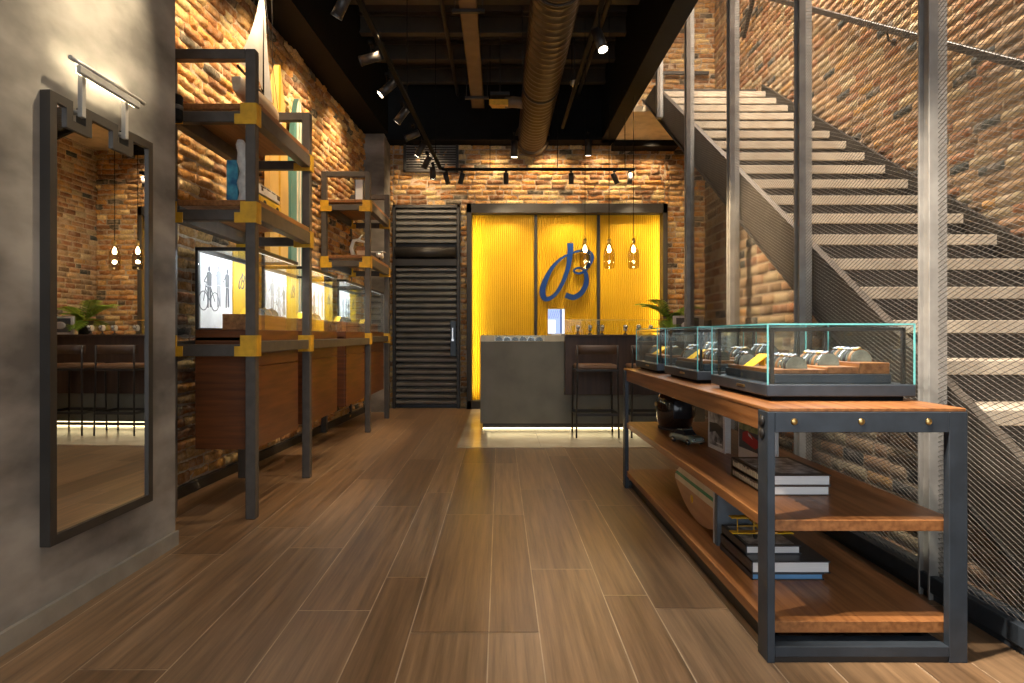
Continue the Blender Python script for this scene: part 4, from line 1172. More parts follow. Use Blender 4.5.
b = B('rubber'); b.lathe([(0.100, 0.0), (0.116, 0.0), (0.118, 0.014), (0.102, 0.014)], (hx, hy, ZS1), 30, 'Z', 1.0, 1.18); b.build('edge_trim', hm)
hm.scale = (0.94, 0.94, 0.96)


# toy car
def toy_car():
    cx, cy = 1.085, 3.72
    t = thing('toy_car', 'grey green model saloon car in front of the helmet', 'toy car', (cx, cy, ZS1))
    hw = 0.047; Ls = 0.225
    prof = [(-0.5, 0.018, 0.040, 0.86), (-0.47, 0.016, 0.048, 0.95), (-0.30, 0.016, 0.052, 1.0), (0.0, 0.016, 0.054, 1.0), (0.30, 0.016, 0.052, 1.0), (0.46, 0.016, 0.046, 0.95), (0.5, 0.018, 0.038, 0.88)]

    def cs(s, zb, zt, w_):
        y = cy - s * Ls; w2 = hw * w_
        return [(cx - w2 * 0.94, y, ZS1 + zb), (cx - w2, y, ZS1 + (zb + zt) / 2), (cx - w2 * 0.93, y, ZS1 + zt - 0.004), (cx - w2 * 0.7, y, ZS1 + zt), (cx + w2 * 0.7, y, ZS1 + zt), (cx + w2 * 0.93, y, ZS1 + zt - 0.004), (cx + w2, y, ZS1 + (zb + zt) / 2), (cx + w2 * 0.94, y, ZS1 + zb)]
    b = B('car_green'); b.loft([cs(*p) for p in prof]); b.build('body', t)

    def cab(s, zt, w_):
        y = cy - s * Ls; w2 = hw * w_
        return [(cx - w2, y, ZS1 + 0.052), (cx - w2 * 0.85, y, ZS1 + zt), (cx + w2 * 0.85, y, ZS1 + zt), (cx + w2, y, ZS1 + 0.052)]
    b = B('window_dark'); b.loft([cab(-0.30, 0.054, 0.88), cab(-0.18, 0.076, 0.86), cab(0.04, 0.077, 0.86), cab(0.17, 0.054, 0.88)], smooth=False); b.build('windows', t)
    b = B('car_green'); b.loft([[(cx - hw * 0.74, cy + 0.19 * Ls, ZS1 + 0.0765), (cx - hw * 0.74, cy - 0.05 * Ls, ZS1 + 0.0775), (cx + hw * 0.74, cy - 0.05 * Ls, ZS1 + 0.0775), (cx + hw * 0.74, cy + 0.19 * Ls, ZS1 + 0.0765)], [(cx - hw * 0.70, cy + 0.18 * Ls, ZS1 + 0.0795), (cx - hw * 0.70, cy - 0.04 * Ls, ZS1 + 0.0805), (cx + hw * 0.70, cy - 0.04 * Ls, ZS1 + 0.0805), (cx + hw * 0.70, cy + 0.18 * Ls, ZS1 + 0.0795)]], smooth=False); b.build('roof', t)
    for s in (-0.31, 0.31):
        for sx in (-1, 1):
            b = B('rubber'); b.lathe([(0.0, -0.007), (0.0165, -0.007), (0.018, 0), (0.0165, 0.007), (0.0, 0.007)], (cx + sx * hw * 0.90, cy - s * Ls, ZS1 + 0.018), 16, 'X'); b.mat('chrome'); b.lathe([(0.0, -0.0085), (0.010, -0.0085), (0.010, 0.0085), (0.0, 0.0085)], (cx + sx * hw * 0.90, cy - s * Ls, ZS1 + 0.018), 12, 'X'); b.build('wheel', t)
    b = B('chrome'); b.box(cx - hw * 0.92, cx + hw * 0.92, cy - 0.5 * Ls - 0.004, cy - 0.5 * Ls + 0.002, ZS1 + 0.018, ZS1 + 0.025, 0.001); b.box(cx - hw * 0.92, cx + hw * 0.92, cy + 0.5 * Ls - 0.002, cy + 0.5 * Ls + 0.004, ZS1 + 0.020, ZS1 + 0.027, 0.001)
    for sx in (-1, 1):
        b.lathe([(0.0, -0.004), (0.007, -0.002), (0.008, 0.004)], (cx + sx * hw * 0.66, cy - 0.5 * Ls, ZS1 + 0.036), 10, 'Y')
    b.build('chrome_trim', t)
    t.rotation_euler = (0, 0, 0.35)
    return t


toy_car()


def upright(name, label, cx, cy, w_, h_, th, rot, cover, pic):
    """book standing upright; front cover faces -Y before turning."""
    t = thing(name, label, 'book', (cx, cy, ZS1))
    M_ = lambda mb: mb
    b = B(cover); b.box(cx - w_ / 2, cx + w_ / 2, cy - th / 2, cy - th / 2 + 0.004, ZS1, ZS1 + h_); b.box(cx - w_ / 2, cx + w_ / 2, cy + th / 2 - 0.004, cy + th / 2, ZS1, ZS1 + h_); b.box(cx - w_ / 2, cx - w_ / 2 + 0.004, cy - th / 2, cy + th / 2, ZS1, ZS1 + h_)
    cv = b.build('cover', t)
    B('page').box(cx - w_ / 2 + 0.004, cx + w_ / 2 - 0.004, cy - th / 2 + 0.004, cy + th / 2 - 0.004, ZS1 + 0.003, ZS1 + h_ - 0.003).build('pages', t)
    pic(cx, cy - th / 2, w_, h_, cv)
    t.rotation_euler = (0, 0, rot)
    return t


def pic_mono(cx, y, w_, h_, cv):
    b = B('cover_photo'); b.box(cx - w_ * 0.40, cx + w_ * 0.40, y - 0.0008, y, ZS1 + h_ * 0.08, ZS1 + h_ * 0.94)
    b.mat('cover_dark'); b.prism([(cx - w_ * 0.40, ZS1 + h_ * 0.30), (cx - w_ * 0.05, ZS1 + h_ * 0.36), (cx + w_ * 0.40, ZS1 + h_ * 0.22), (cx + w_ * 0.40, ZS1 + h_ * 0.46), (cx + w_ * 0.05, ZS1 + h_ * 0.52), (cx - w_ * 0.40, ZS1 + h_ * 0.50)], 'Y', y - 0.0014, y - 0.0008)
    b.mat('white'); b.box(cx + w_ * 0.02, cx + w_ * 0.34, y - 0.0014, y - 0.0008, ZS1 + h_ * 0.13, ZS1 + h_ * 0.155); b.build('cover_picture', cv)


def pic_red(cx, y, w_, h_, cv):
    b = B('grey_road'); b.box(cx - w_ * 0.47, cx + w_ * 0.20, y - 0.0008, y, ZS1 + h_ * 0.20, ZS1 + h_ * 0.97)
    b.mat('green_picture'); b.box(cx - w_ * 0.47, cx + w_ * 0.20, y - 0.0012, y - 0.0008, ZS1 + h_ * 0.52, ZS1 + h_ * 0.97)
    c2 = cx - w_ * 0.14; w2 = w_ * 0.52
    b.mat('red_car'); b.prism([(c2 - w2 * 0.44, ZS1 + h_ * 0.34), (c2 + w2 * 0.30, ZS1 + h_ * 0.25), (c2 + w2 * 0.46, ZS1 + h_ * 0.30), (c2 + w2 * 0.46, ZS1 + h_ * 0.42), (c2 + w2 * 0.12, ZS1 + h_ * 0.47), (c2 - w2 * 0.12, ZS1 + h_ * 0.53), (c2 - w2 * 0.40, ZS1 + h_ * 0.48)], 'Y', y - 0.0018, y - 0.0008)
    b.mat('white'); b.prism([(c2 - w2 * 0.06, ZS1 + h_ * 0.45), (c2 + w2 * 0.16, ZS1 + h_ * 0.41), (c2 + w2 * 0.08, ZS1 + h_ * 0.46), (c2 - w2 * 0.10, ZS1 + h_ * 0.505)], 'Y', y - 0.0024, y - 0.0018)
    b.mat('cover_dark'); b.box(cx + w_ * 0.22, cx + w_ * 0.48, y - 0.0008, y, ZS1 + h_ * 0.02, ZS1 + h_ * 0.98); b.build('cover_picture', cv)


upright('upright_book', 'white book with a black and white cover standing on the middle console shelf', 1.195, 3.49, 0.23, 0.285, 0.032, -PI / 2 + 0.06, 'white', pic_mono)
upright('upright_book', 'large white book with a red car on its cover, behind the front console leg', 1.25, 3.11, 0.38, 0.285, 0.024, -PI / 2 + 0.05, 'white', pic_red)


def flat_book(label, cx, cy, z, w_, d_, h_, cover, pages, rot=0.0, marks=None, top=None):
    t = thing('coffee_table_book', label, 'book', (cx, cy, z), 'stacked books on the console')
    e = 0.004
    b = B(cover); b.box(cx - w_ / 2, cx + w_ / 2, cy - d_ / 2, cy + d_ / 2, z + h_ - e, z + h_); b.box(cx - w_ / 2, cx + w_ / 2, cy - d_ / 2, cy + d_ / 2, z, z + e); b.box(cx - w_ / 2, cx - w_ / 2 + e, cy - d_ / 2, cy + d_ / 2, z, z + h_)
    cv = b.build('cover', t)
    B(pages).box(cx - w_ / 2 + e, cx + w_ / 2 - 0.006, cy - d_ / 2 + 0.004, cy + d_ / 2 - 0.004, z + e, z + h_ - e).build('pages', t)
    if marks:
        b = B(marks); rr = random.Random(int(cx * 1000 + z * 5000)); y = cy - d_ / 2 + 0.02
        while y < cy + d_ / 2 - 0.03:
            l = rr.uniform(0.006, 0.016)
            b.box(cx - w_ / 2 - 0.0006, cx - w_ / 2, y, y + l, z + h_ * 0.2, z + h_ * rr.uniform(0.6, 0.82)); y += l + 0.005
        b.build('spine_lettering', cv)
    if top:
        b = B(top); b.box(cx - w_ * 0.42, cx + w_ * 0.42, cy - d_ * 0.42, cy + d_ * 0.42, z + h_, z + h_ + 0.0006); b.build('cover_picture', cv)
    t.rotation_euler = (0, 0, rot)
    return t


z = ZS1
flat_book('lower thick book of the stack on the middle shelf with lettered brown spine', 1.166, 2.69, z, 0.255, 0.37, 0.038, 'cover_brown', 'page', 0.0, 'cream_mark'); z += 0.0385
flat_book('upper thick book of the stack on the middle shelf with grey photo cover', 1.168, 2.69, z, 0.257, 0.37, 0.042, 'cover_brown', 'page', 0.0, 'cream_mark', 'cover_photo'); z += 0.043
z = ZS2
flat_book('thin blue book at the bottom of the lowest shelf stack', 1.143, 2.725, z, 0.286, 0.37, 0.026, 'cover_dark', 'blue_page', 0.0, None); z += 0.0265
flat_book('thick middle book of the lowest shelf stack with brown spine', 1.156, 2.72, z, 0.312, 0.36, 0.047, 'cover_dark', 'page', 0.0, 'cover_brown'); z += 0.0475
flat_book('smaller top book of the lowest shelf stack under the yellow biplane', 1.122, 2.77, z, 0.225, 0.29, 0.034, 'cover_dark', 'page', 0.0, None, 'cover_photo'); z += 0.0355
# yellow biplane
bx, by, bz = 1.11, 2.76, z
bp = thing('model_biplane', 'small yellow wire biplane standing on the lowest stack of books', 'model aircraft', (bx, by, bz))
b = B('van_yellow'); b.tube([(bx, by - 0.09, bz + 0.04), (bx, by - 0.05, bz + 0.045), (bx, by + 0.10, bz + 0.05)], 0.014, 10, radii=[0.008, 0.017, 0.006]); b.build('fuselage', bp)
for zz, yo in ((0.022, 0.0), (0.085, 0.006)):
    b = B('van_yellow'); b.box(bx - 0.13, bx + 0.13, by - 0.06 + yo, by - 0.02 + yo, bz + zz, bz + zz + 0.006, 0.002); b.build('wing', bp)
b = B('van_yellow')
for x in (-0.10, -0.03, 0.03, 0.10):
    b.cyl((bx + x, by - 0.04, bz + 0.026), (bx + x, by - 0.035, bz + 0.087), 0.0025, 6)
b.box(bx - 0.1, bx + 0.1, by - 0.042, by - 0.038, bz + 0.05, bz + 0.053); b.build('wing_struts', bp)
b = B('van_yellow'); b.box(bx - 0.045, bx + 0.045, by + 0.08, by + 0.10, bz + 0.05, bz + 0.054); b.box(bx - 0.002, bx + 0.002, by + 0.075, by + 0.10, bz + 0.05, bz + 0.085); b.build('tail', bp)
b = B('pink'); b.lathe([(0.0, 0.0), (0.014, 0.004), (0.018, 0.014), (0.012, 0.026), (0.0, 0.03)], (bx, by + 0.01, bz + 0.055), 12); b.build('pilot', bp)
for s in (-1, 1):
    b = B('rubber'); b.lathe([(0.0, -0.004), (0.012, -0.004), (0.012, 0.004), (0.0, 0.004)], (bx + s * 0.03, by - 0.05, bz + 0.012), 12, 'X'); b.build('wheel', bp)
b = B('brass'); b.box(bx - 0.045, bx + 0.045, by - 0.098, by - 0.093, bz + 0.036, bz + 0.044, 0.001); b.build('propeller', bp)

# wooden surfboard model on the lowest shelf, lying on its edge
sx, s0, s1 = 1.035, 3.03, 3.74
sm = thing('model_surfboard', 'small wooden surfboard with green and white stripes on the lowest shelf', 'model surfboard', (sx, 3.38, ZS2))
SC = ZS2 + 0.150


def so(n=28):
    up = []; dn = []
    for i in range(n + 1):
        s_ = i / n; y = s1 + (s0 - s1) * s_
        hw = 0.148 * (math.sin(PI / 2 * min(1.0, 0.03 + s_ / 0.62)) ** 0.75 if s_ < 0.62 else (1 - ((s_ - 0.62) / 0.38) ** 2 * 0.35))
        up.append((y, SC + hw)); dn.append((y, SC - hw))
    return up + dn[::-1]


o_ = so(); b = B('cedar'); b.prism(o_, 'X', sx - 0.010, sx + 0.012); b.build('deck', sm)
for za, zb_, key in ((-0.012, 0.020, 'board_white'), (0.020, 0.040, 'board_green'), (0.040, 0.085, 'board_white')):
    b = B(key); b.prism([(p, max(min(q_, SC + zb_), SC + za)) for p, q_ in o_], 'X', sx - 0.0118, sx - 0.0098); b.build('stripe', sm)
b = B('van_yellow'); b.lathe([(0.0, -0.0125), (0.022, -0.0125), (0.022, -0.010)], (sx, 3.42, SC - 0.055), 14, 'X'); b.build('badge', sm)
b = B('dark_steel'); b.box(sx + 0.012, sx + 0.05, 3.30, 3.40, ZS2, ZS2 + 0.01); b.bar((sx + 0.045, 3.35, ZS2 + 0.005), (sx + 0.014, 3.35, ZS2 + 0.12), 0.02, 0.006); b.build('stand', sm)
for k, (key, lab, th) in enumerate((('white', 'thin white book standing on the lowest shelf beside the wooden surfboard', 0.018), ('slate', 'grey blue book standing on the lowest shelf, behind the book stack', 0.03))):
    y = 2.995 - k * 0.03
    t = thing('upright_book', lab, 'book', (1.09, y, ZS2))
    b = B(key); b.box(1.0, 1.18, y - th / 2, y - th / 2 + 0.003, ZS2, ZS2 + 0.235); b.box(1.0, 1.18, y + th / 2 - 0.003, y + th / 2, ZS2, ZS2 + 0.235); b.box(1.0, 1.003, y - th / 2, y + th / 2, ZS2, ZS2 + 0.235); b.build('cover', t)
    B('page').box(1.003, 1.175, y - th / 2 + 0.003, y + th / 2 - 0.003, ZS2 + 0.002, ZS2 + 0.232).build('pages', t)

# ------------------------------------------------------------------ reception counter and bar
co = thing('reception_counter', 'long grey reception counter floating over a glowing plinth', 'counter', (0.9, 7.6, 0))
b = B('counter_grey'); b.box(-0.225, 2.6, 7.30, 8.0, 0.085, 1.02, 0.004); b.build('body', co)
b = B('beige'); b.box(-0.225, -0.06, 7.295, 7.315, 1.02, 1.09); b.box(0.51, 0.735, 7.295, 7.315, 1.02, 1.09); b.box(-0.06, 0.51, 7.295, 7.315, 1.02, 1.027); b.box(-0.225, -0.06, 7.315, 8.0, 1.02, 1.09); b.box(0.51, 0.735, 7.315, 8.0, 1.02, 1.09); b.box(-0.06, 0.51, 7.72, 8.0, 1.02, 1.09)
b.build('beige_top', co)
b = B('dark_steel'); b.box(-0.2, 2.5, 7.44, 7.9, 0.004, 0.085); b.build('plinth', co)
b = B('led'); b.box(-0.2, 2.5, 7.431, 7.439, 0.008, 0.018); b.build('led_strip', co)
area((1.15, 7.40, 0.075), (1.15, 7.28, 0.0), 2.6, 0.03, 0.9, (1, 0.80, 0.42), 'plinth_light')
b = B('bar_brown'); b.box(0.735, 2.6, 7.22, 7.85, 0.42, 1.075, 0.003); b.build('bar_front', co)
b = B('bar_brown'); b.box(0.735, 2.6, 7.19, 7.87, 1.075, 1.10, 0.003); b.build('bar_top', co)
b = B('glass'); b.box(0.76, 2.0, 7.62, 7.628, 1.10, 1.27); b.build('glass_screen', co)
b = B('brass'); b.box(0.76, 2.0, 7.617, 7.631, 1.27, 1.278); b.build('screen_rail', co)
b = B('glass'); b.box(-0.06, 0.51, 7.298, 7.72, 1.084, 1.09); b.box(-0.06, 0.51, 7.298, 7.302, 1.027, 1.084); b.build('glass_top', co)
# clear front opening for the tray: pale lit lining
b = B('white'); b.box(-0.06, 0.51, 7.60, 7.715, 1.0205, 1.035); b.build('tray_lining', co)
for k in range(6):
    put_watch(k, (-0.01 + k * 0.092, 7.38, 1.0215 - 0.0), 0.0, f'wristwatch {ORD[k]} from the left in the grey counter tray', 'wristwatches in the counter tray')
area((0.22, 7.45, 1.078), (0.22, 7.45, 0.9), 0.5, 0.1, 0.5, COOL, 'tray_light')
# monitor on the counter
mo = thing('counter_monitor', 'small bright upright screen standing on the counter', 'screen', (0.65, 7.46, 1.09))
b = B('white_gloss'); b.box(0.555, 0.755, 7.45, 7.47, 1.10, 1.40, 0.004); b.box(0.60, 0.71, 7.44, 7.54, 1.0905, 1.10, 0.002); b.bar((0.655, 7.48, 1.10), (0.655, 7.50, 1.25), 0.04, 0.01); b.build('housing', mo)
b = B('screen_blue'); b.box(0.560, 0.700, 7.4485, 7.4495, 1.112, 1.392); b.mat('screen_white'); b.box(0.560, 0.645, 7.4475, 7.4485, 1.115, 1.27); b.box(0.722, 0.75, 7.4485, 7.4495, 1.112, 1.392); b.mat('screen_dark'); b.box(0.700, 0.722, 7.4485, 7.4495, 1.112, 1.392)
for k in range(5):
    b.bar((0.575 + k * 0.024, 7.4478, 1.29), (0.60 + k * 0.024, 7.4478, 1.38), 0.003, 0.001)
b.build('display', mo)
# watches on stands along the bar
wst = None
for k, x in enumerate((0.90, 1.04, 1.18, 1.45, 1.60, 1.74)):
    if wst is None:
        wst = thing('watch_on_stand', 'x', 'watch', (0, 0, 0), 'watches on stands along the bar')
        b = B('dark_steel'); b.lathe([(0.026, 0.0), (0.026, 0.008), (0.008, 0.014), (0.008, 0.05), (0.0, 0.05)], (0, 0, 0), 14); b.build('stand', wst)
        b = B('white_gloss'); b.lathe([(0.030, -0.016), (0.036, -0.016), (0.036, 0.016), (0.030, 0.016)], (0, 0, 0.075), 18, 'X'); b.build('bracelet', wst)
        b = B('chrome'); b.lathe([(0.0, -0.046), (0.019, -0.046), (0.023, -0.042), (0.023, -0.034), (0.0, -0.034)], (0, 0, 0.088), 18, 'Y'); cse = b.build('watch_case', wst)
        b = B('dial_white'); b.lathe([(0.0, -0.0475), (0.018, -0.0465)], (0, 0, 0.088), 18, 'Y'); b.build('dial', cse)
        o = wst
    else:
        o = copy_thing(wst, (0, 0, 0))
    o.location = (x, 7.40, 1.1005)
    o['label'] = f'pale wristwatch on a small dark stand, {ORD[k]} from the monitor along the bar'


# bar stools
def make_stool():
    t = thing('bar_stool', 'x', 'stool', (0, 0, 0), 'bar stools at the counter')
    for sx_ in (-1, 1):
        for y, top in ((-0.20, 0.98), (0.20, 0.76)):
            b = B('dark_steel'); b.tube([(sx_ * 0.225, y, 0), (sx_ * 0.215, y * 0.95, 0.70), (sx_ * 0.215, y * 0.95, top)], 0.010, 8); b.build('leg', t)
    b = B('dark_steel')
    for z_ in (0.20, 0.215):
        pass
    for a, c in (((-0.222, -0.195), (0.222, -0.195)), ((0.222, -0.195), (0.222, 0.195)), ((0.222, 0.195), (-0.222, 0.195)), ((-0.222, 0.195), (-0.222, -0.195))):
        b.bar((a[0], a[1], 0.245), (c[0], c[1], 0.245), 0.018, 0.030, 0.002)
        b.bar((a[0], a[1], 0.715), (c[0], c[1], 0.715), 0.018, 0.024, 0.002)
    b.cyl((0.0, -0.195, 0.0), (0.0, -0.195, 0.72), 0.007, 8) if False else None
    b.build('footrest_frame', t)
    b = B('seat_leather'); b.box(-0.215, 0.215, -0.195, 0.21, 0.725, 0.775, 0.014); b.build('seat', t)
    b = B('leather'); secs = []
    for k in range(13):
        s = k / 12 * 2 - 1; x = 0.225 * s; y = -0.205 + 0.05 * s * s * s * s
        secs.append([(x, y - 0.016, 0.885), (x, y - 0.018, 0.935), (x, y - 0.014, 0.982), (x, y + 0.014, 0.982), (x, y + 0.018, 0.935), (x, y + 0.016, 0.885)])
    b.loft(secs); b.build('backrest', t)
    return t


s1_ = make_stool(); s1_.location = (1.035, 6.98, 0.004); s1_['label'] = 'black bar stool with low leather back nearest the grey counter front'
s2_ = copy_thing(s1_, (1.62, 6.98, 0.004), 0.0, 'black bar stool with low leather back partly behind the console table')

# plant and framed card on the bar
fc = thing('framed_card', 'pale framed card with a dark picture standing on the far end of the bar', 'picture', (2.21, 7.515, 1.10))
b = B('white'); b.box(2.03, 2.39, 7.50, 7.53, 1.1005, 1.32, 0.003); b.build('frame', fc)
b = B('ink'); b.box(2.065, 2.33, 7.499, 7.50, 1.125, 1.295); b.mat('white'); b.lathe([(0.045, -0.0018), (0.075, -0.0018), (0.075, -0.001), (0.045, -0.001)], (2.20, 7.50, 1.21), 20, 'Y', 1.0, 0.6); b.build('picture', fc)
px_, py_ = 2.06, 7.74
pp = thing('potted_palm', 'small green palm in a dark pot on the end of the bar', 'plant', (px_, py_, 1.10))
b = B('pot'); b.lathe([(0.0, 0.0), (0.07, 0.0), (0.095, 0.16), (0.09, 0.17), (0.08, 0.16), (0.0, 0.15)], (px_, py_, 1.1005), 20); b.build('pot', pp)
pr = random.Random(4)
for k in range(13):
    a = k * 2.4 + 0.3; L_ = pr.uniform(0.50, 0.78); tilt = pr.uniform(0.75, 1.4)
    b = B('leaf'); pts = []
    for i in range(9):
        s = i / 8; r_ = L_ * (s * math.sin(tilt)); zz = 1.26 + L_ * (s * math.cos(tilt) * 1.1 - 0.42 * s * s)
        pts.append(Vector((px_ + r_ * math.cos(a) * 0.75, py_ + r_ * math.sin(a) * 0.55, zz)))
    b.tube(pts, 0.004, 5, radii=[0.005 - 0.0004 * i for i in range(9)])
    for i in range(2, 9):
        d_ = (pts[i] - pts[i - 1]).normalized(); sd = d_.cross(Vector((0, 0, 1))).normalized()
        for s_ in (-1, 1):
            for f_ in (0.0, 0.5):
                p = pts[i - 1].lerp(pts[i], f_); ln = 0.15 * (1 - abs(i - 4.5) / 7)
                tip = p + (d_ * 0.6 + sd * s_ * 0.9 + Vector((0, 0, -0.15))) * ln; wv = d_ * 0.011
                b.loft([[p - wv, p + wv, p + Vector((0, 0, 0.002))], [p.lerp(tip, 0.5) - wv, p.lerp(tip, 0.5) + wv, p.lerp(tip, 0.5) + Vector((0, 0, 0.004))], [tip - wv * 0.1, tip + wv * 0.1, tip + Vector((0, 0, 0.001))]])
    b.build('frond', pp)

# ------------------------------------------------------------------ pendants
for k, (x, lab) in enumerate(((1.01, 'smoked glass pendant lamp hanging in front of the blue letter'), (1.295, 'smoked glass pendant lamp in the middle of the three over the bar'), (1.585, 'smoked glass pendant lamp farthest from the blue letter over the bar'))):
    y = 7.6; z0 = 1.88
    t = thing('pendant_lamp', lab, 'lamp', (x, y, z0), 'pendant lamps over the bar')
    b = B('black'); b.tube([(x, y, z0 + 0.32), (x, y, 4.92)], 0.004, 6); b.build('cord', t)
    b = B('brass'); b.lathe([(0.0, 0.30), (0.020, 0.30), (0.022, 0.34), (0.012, 0.36), (0.0, 0.36)], (x, y, z0), 14); b.build('socket', t)
    b = B('smoked'); b.lathe([(0.045, 0.0), (0.062, 0.015), (0.066, 0.06), (0.066, 0.17), (0.058, 0.22), (0.034, 0.27), (0.022, 0.30)], (x, y, z0), 24); b.build('glass_shade', t)
    b = B('bulb'); b.lathe([(0.0, 0.19), (0.014, 0.195), (0.024, 0.215), (0.022, 0.24), (0.010, 0.275), (0.0, 0.285)], (x, y, z0), 14); b.build('bulb', t)
    point((x, y - 0.0, z0 + 0.10), 2.5, (1, 0.75, 0.4), 0.02)

# ------------------------------------------------------------------ ceiling services
dx, dz, dr = 0.475, 3.93 + 0.06, 0.205
du = thing('spiral_duct', 'large brown spiral ventilation duct running along the ceiling', 'duct', (dx, 5, dz))
prof = []; y = 0.5
while y < 9.44:
    prof += [(dr, y), (dr, y + 0.085), (dr + 0.010, y + 0.092), (dr + 0.010, y + 0.108), (dr, y + 0.115)]; y += 0.12
b = B('duct'); b.lathe(prof, (dx, 0, dz), 32, 'Y'); b.build('spiral_tube', du)
b = B('dark_steel')
for y in (3.0, 5.2, 7.4):
    b.lathe([(dr + 0.012, y), (dr + 0.016, y), (dr + 0.016, y + 0.03), (dr + 0.012, y + 0.03)], (dx, 0, dz), 32, 'Y'); b.cyl((dx - dr - 0.01, y, dz), (dx - dr - 0.01, y, 4.9), 0.006, 6); b.cyl((dx + dr + 0.01, y, dz), (dx + dr + 0.01, y, 4.9), 0.006, 6)
b.build('hanger', du)
b = B('duct'); b.lathe([(dr + 0.02, 9.38), (dr + 0.05, 9.38), (dr + 0.05, 9.50), (dr + 0.02, 9.50)], (dx, 0, dz), 32, 'Y'); b.mat('black'); b.lathe([(0, 9.52), (dr + 0.02, 9.52), (dr + 0.02, 9.42), (0, 9.42)], (dx, 0, dz), 32, 'Y'); b.build('end_collar', du)
tr = thing('cable_tray', 'flat brown cable tray hanging below the dark ceiling', 'tray', (-0.31, 6, 4.3))
b = B('tray'); b.box(-0.40, -0.22, 2.0, 9.05, 4.30, 4.31); b.box(-0.40, -0.392, 2.0, 9.05, 4.30, 4.36); b.box(-0.228, -0.22, 2.0, 9.05, 4.30, 4.36); b.build('channel', tr)
for y in (4.1, 6.3, 8.6):
    b = B('dark_steel'); b.box(-0.47, -0.15, y - 0.02, y + 0.02, 4.265, 4.298); b.cyl((-0.45, y, 4.28), (-0.45, y, 4.9), 0.006, 6); b.cyl((-0.17, y, 4.28), (-0.17, y, 4.9), 0.006, 6); b.build('hanger', tr)
un = thing('ceiling_diffuser', 'small mustard air outlet with elbow duct beside the spiral duct', 'vent', (0.02, 8.0, 3.9))
b = B('mustard'); b.loft([[(-0.13, 7.75, 3.88), (0.10, 7.75, 3.88), (0.10, 7.75, 3.95), (-0.13, 7.75, 3.95)], [(-0.10, 8.15, 3.98), (0.10, 8.15, 3.98), (0.10, 8.15, 4.06), (-0.10, 8.15, 4.06)]], smooth=False); b.build('outlet', un)
b = B('tray'); b.tube([(0.06, 7.95, 3.98), (0.16, 7.95, 3.99), (0.26, 7.95, 3.98), (0.30, 7.95, 3.97)], 0.07, 14); b.build('elbow_duct', un)
b = B('dark_steel'); b.box(-0.12, 0.12, 7.9, 8.2, 4.06, 4.10); b.cyl((0, 8.05, 4.1), (0, 8.05, 4.9), 0.008, 6); b.build('hanger', un)
sd = thing('smoke_detector', 'small round smoke detector hanging near the spiral duct', 'detector', (0.93, 8.0, 4.2))
b = B('plaster'); b.lathe([(0.0, 0.0), (0.035, 0.005), (0.055, 0.03), (0.06, 0.06), (0.0, 0.065)], (0.93, 8.0, 4.20), 18); b.build('body', sd)
b = B('dark_steel'); b.cyl((0.93, 8.0, 4.26), (0.93, 8.0, 4.9), 0.008, 8); b.build('rod', sd)
for x, lab in ((0.745, 'thin dark conduit along the ceiling right beside the spiral duct'), (-0.62, 'thin dark conduit along the ceiling between track and cable tray'), (1.15, 'thin dark conduit along the ceiling nearest the stair side')):
    tag(B('joist').tube([(x, 2.0, 4.62), (x, 9.4, 4.62)], 0.025, 10).build('conduit_pipe'), lab, 'pipe')


def track(name, label, p0, p1, hang):
    t = thing(name, label, 'lighting track', p0)
    b = B('black'); b.bar(p0, p1, 0.036, 0.034, 0.002); b.build('rail', t)
    for h in hang:
        p = Vector(p0).lerp(Vector(p1), h); B('black').cyl((p.x, p.y, p.z), (p.x, p.y, 4.93), 0.005, 6).build('rod', t)


TA0, TA1 = (-0.93, 3.4, 3.26), (-0.775, 8.35, 3.26)
track('lighting_track', 'black lighting track running along the left side of the ceiling', TA0, TA1, (0.1, 0.5, 0.9))
track('lighting_track', 'black lighting track running across in front of the back wall', (-0.76, 8.37, 3.26), (1.76, 8.37, 3.26), (0.25, 0.6, 0.95))
track('lighting_track', 'black lighting track running along the stair side of the ceiling', (0.82, 3.0, 3.75), (0.80, 8.2, 3.75), (0.3, 0.8))


def track_head(pos, direction, label, lit, length=0.15, r=0.036, zt=None):
    """cylindrical spotlight hanging from a track at pos, pointing along direction."""
    p = Vector(pos); d = Vector(direction).normalized()
    t = thing('track_spotlight', label, 'spotlight', pos, 'track spotlights on the ceiling')
    b = B('black'); b.cyl((p.x, p.y, zt if zt else p.z + 0.12), (p.x, p.y, p.z), 0.008, 8); b.box(p.x - 0.016, p.x + 0.016, p.y - 0.05, p.y + 0.05, (zt or p.z + 0.12) - 0.02, (zt or p.z + 0.12)); b.build('stem', t)
    a = p - d * length * 0.45; c = p + d * length * 0.55
    b = B('dark_steel'); b.tube([a, c], r, 18); b.tube([c - d * 0.012, c + d * 0.004], r * 1.06, 18, caps=False); b.build('housing', t)
    b = B('lens' if lit else 'lamp_lens_dim'); b.tube([c + d * 0.0005, c + d * 0.002], r * 0.82, 18); b.build('lens', t)
    return t


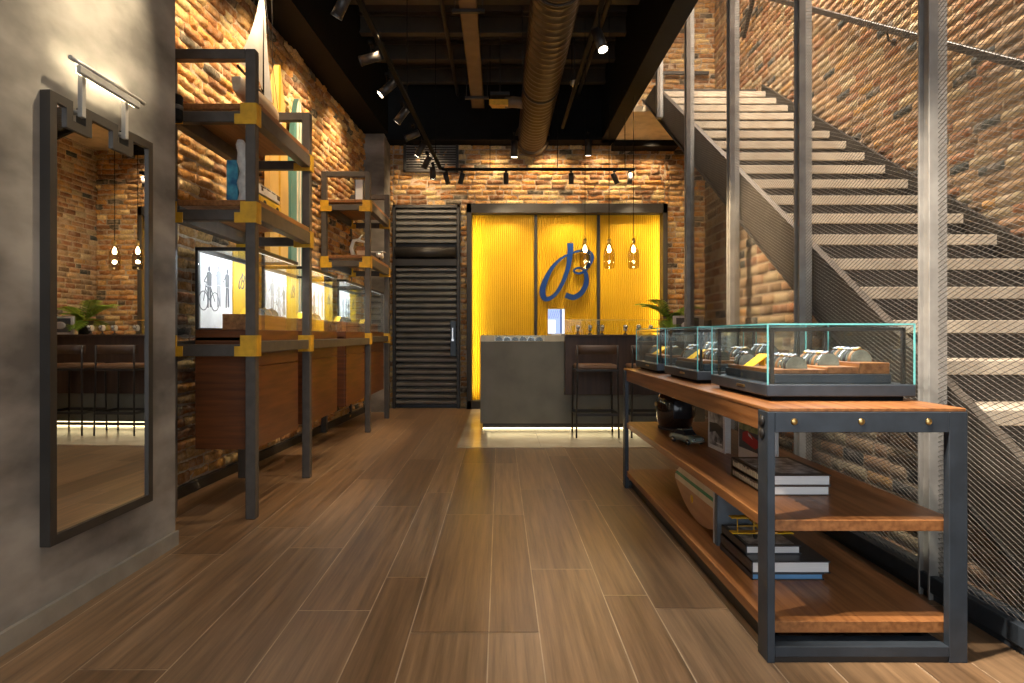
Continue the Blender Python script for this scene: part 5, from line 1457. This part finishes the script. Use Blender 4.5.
places = ['first', 'second', 'third', 'fourth', 'fifth', 'sixth', 'seventh', 'eighth', 'ninth']
hd = [(3.95, (-0.5, 0.25, -0.8)), (4.72, (-0.9, 0.1, -0.22)), (5.30, (-0.65, -0.15, -0.65)), (5.95, (-0.6, 0.1, -0.75)), (6.55, (-0.9, 0.1, -0.35)), (7.05, (-0.5, 0.1, -0.8)), (7.55, (-0.5, 0.2, -0.8)), (8.05, (0.0, 0.2, -1.0))]
for k, (y, d_) in enumerate(hd):
    f = (y - TA0[1]) / (TA1[1] - TA0[1]); x = TA0[0] + (TA1[0] - TA0[0]) * f
    track_head((x - 0.06, y, 3.14), d_, f'black cylinder spotlight, {places[k]} from the front on the left track', k in (0, 2, 5, 6, 7), zt=3.25)
for k, (x, d_, lit) in enumerate(((-0.70, (0.2, 0.5, -0.8), True), (-0.50, (-0.25, 0.3, -0.9), False), (0.08, (0.0, 0.3, -1), False), (0.93, (0.05, 0.3, -1), False), (1.50, (0.45, 0.2, -0.85), True), (1.70, (0.0, 0.3, -1), False))):
    track_head((x, 8.37, 3.15), d_, f'black cylinder spotlight, {places[k]} from the left on the back track', lit, 0.14, 0.034, zt=3.25)
track_head((0.815, 5.25, 3.52), (0.22, -0.35, -0.9), 'large black spotlight hanging from the stair side track', True, 0.20, 0.045, zt=3.75)
track_head((0.20, 9.0, 3.72), (0, 0.1, -1), 'vertical black downlight over the yellow wall, left of the duct', True, 0.22, 0.05, zt=3.95)
track_head((1.24, 9.0, 3.74), (0, 0.1, -1), 'vertical black downlight over the yellow wall, right of the duct', False, 0.22, 0.05, zt=3.95)

# beams of the back-wall lamps
for x, p_ in ((-1.1, 34), (-0.1, 34), (0.75, 42), (1.5, 38), (2.2, 30)):
    spot((x, 9.16, 3.90), (x, 9.62, 2.9), p_, 110, 0.9)
for x in (-1.1, 0.4, 1.7):
    spot((x, 8.3, 3.2), (x, 9.6, 2.6), 34, 90, 0.9)
for x, p_ in ((0.05, 62), (1.0, 74), (1.95, 62)):
    spot((x, 8.95, 3.25), (x, 9.6, 1.9), p_, 75, 0.9, (1.0, 0.82, 0.55))
# spots on the under-stair brick and the console, several off the track
spot((0.30, 4.6, 3.30), (1.95, 4.65, 1.55), 650, 34, 0.7, WARM)
spot((0.80, 2.9, 3.55), (1.3, 2.75, 0.85), 75, 60, 0.8, NEUT)
spot((0.70, 1.8, 3.40), (1.95, 2.6, 0.45), 600, 44, 0.8, NEUT)  # added to brighten the near brick behind the mesh
spot((0.80, 6.2, 3.55), (1.1, 7.0, 0.9), 50, 60, 0.8, NEUT)
spot((0.3, 8.3, 3.25), (0.8, 6.4, 0.0), 40, 80, 0.9, NEUT)
spot((-0.90, 1.5, 3.30), (1.96, 2.0, 0.42), 420, 36, 0.8, NEUT)  # added low-angle spot for the same brick, short of the left track
# nook behind the bar
spot((2.2, 7.4, 2.5), (3.0, 9.4, 1.9), 60, 90, 0.9, WARM)
for o in list(bpy.data.objects):
    if o.name.startswith('wristwatch') and o.type == 'EMPTY' and not o.get('label'):
        for c in list(o.children_recursive) + [o]:
            bpy.data.objects.remove(c)
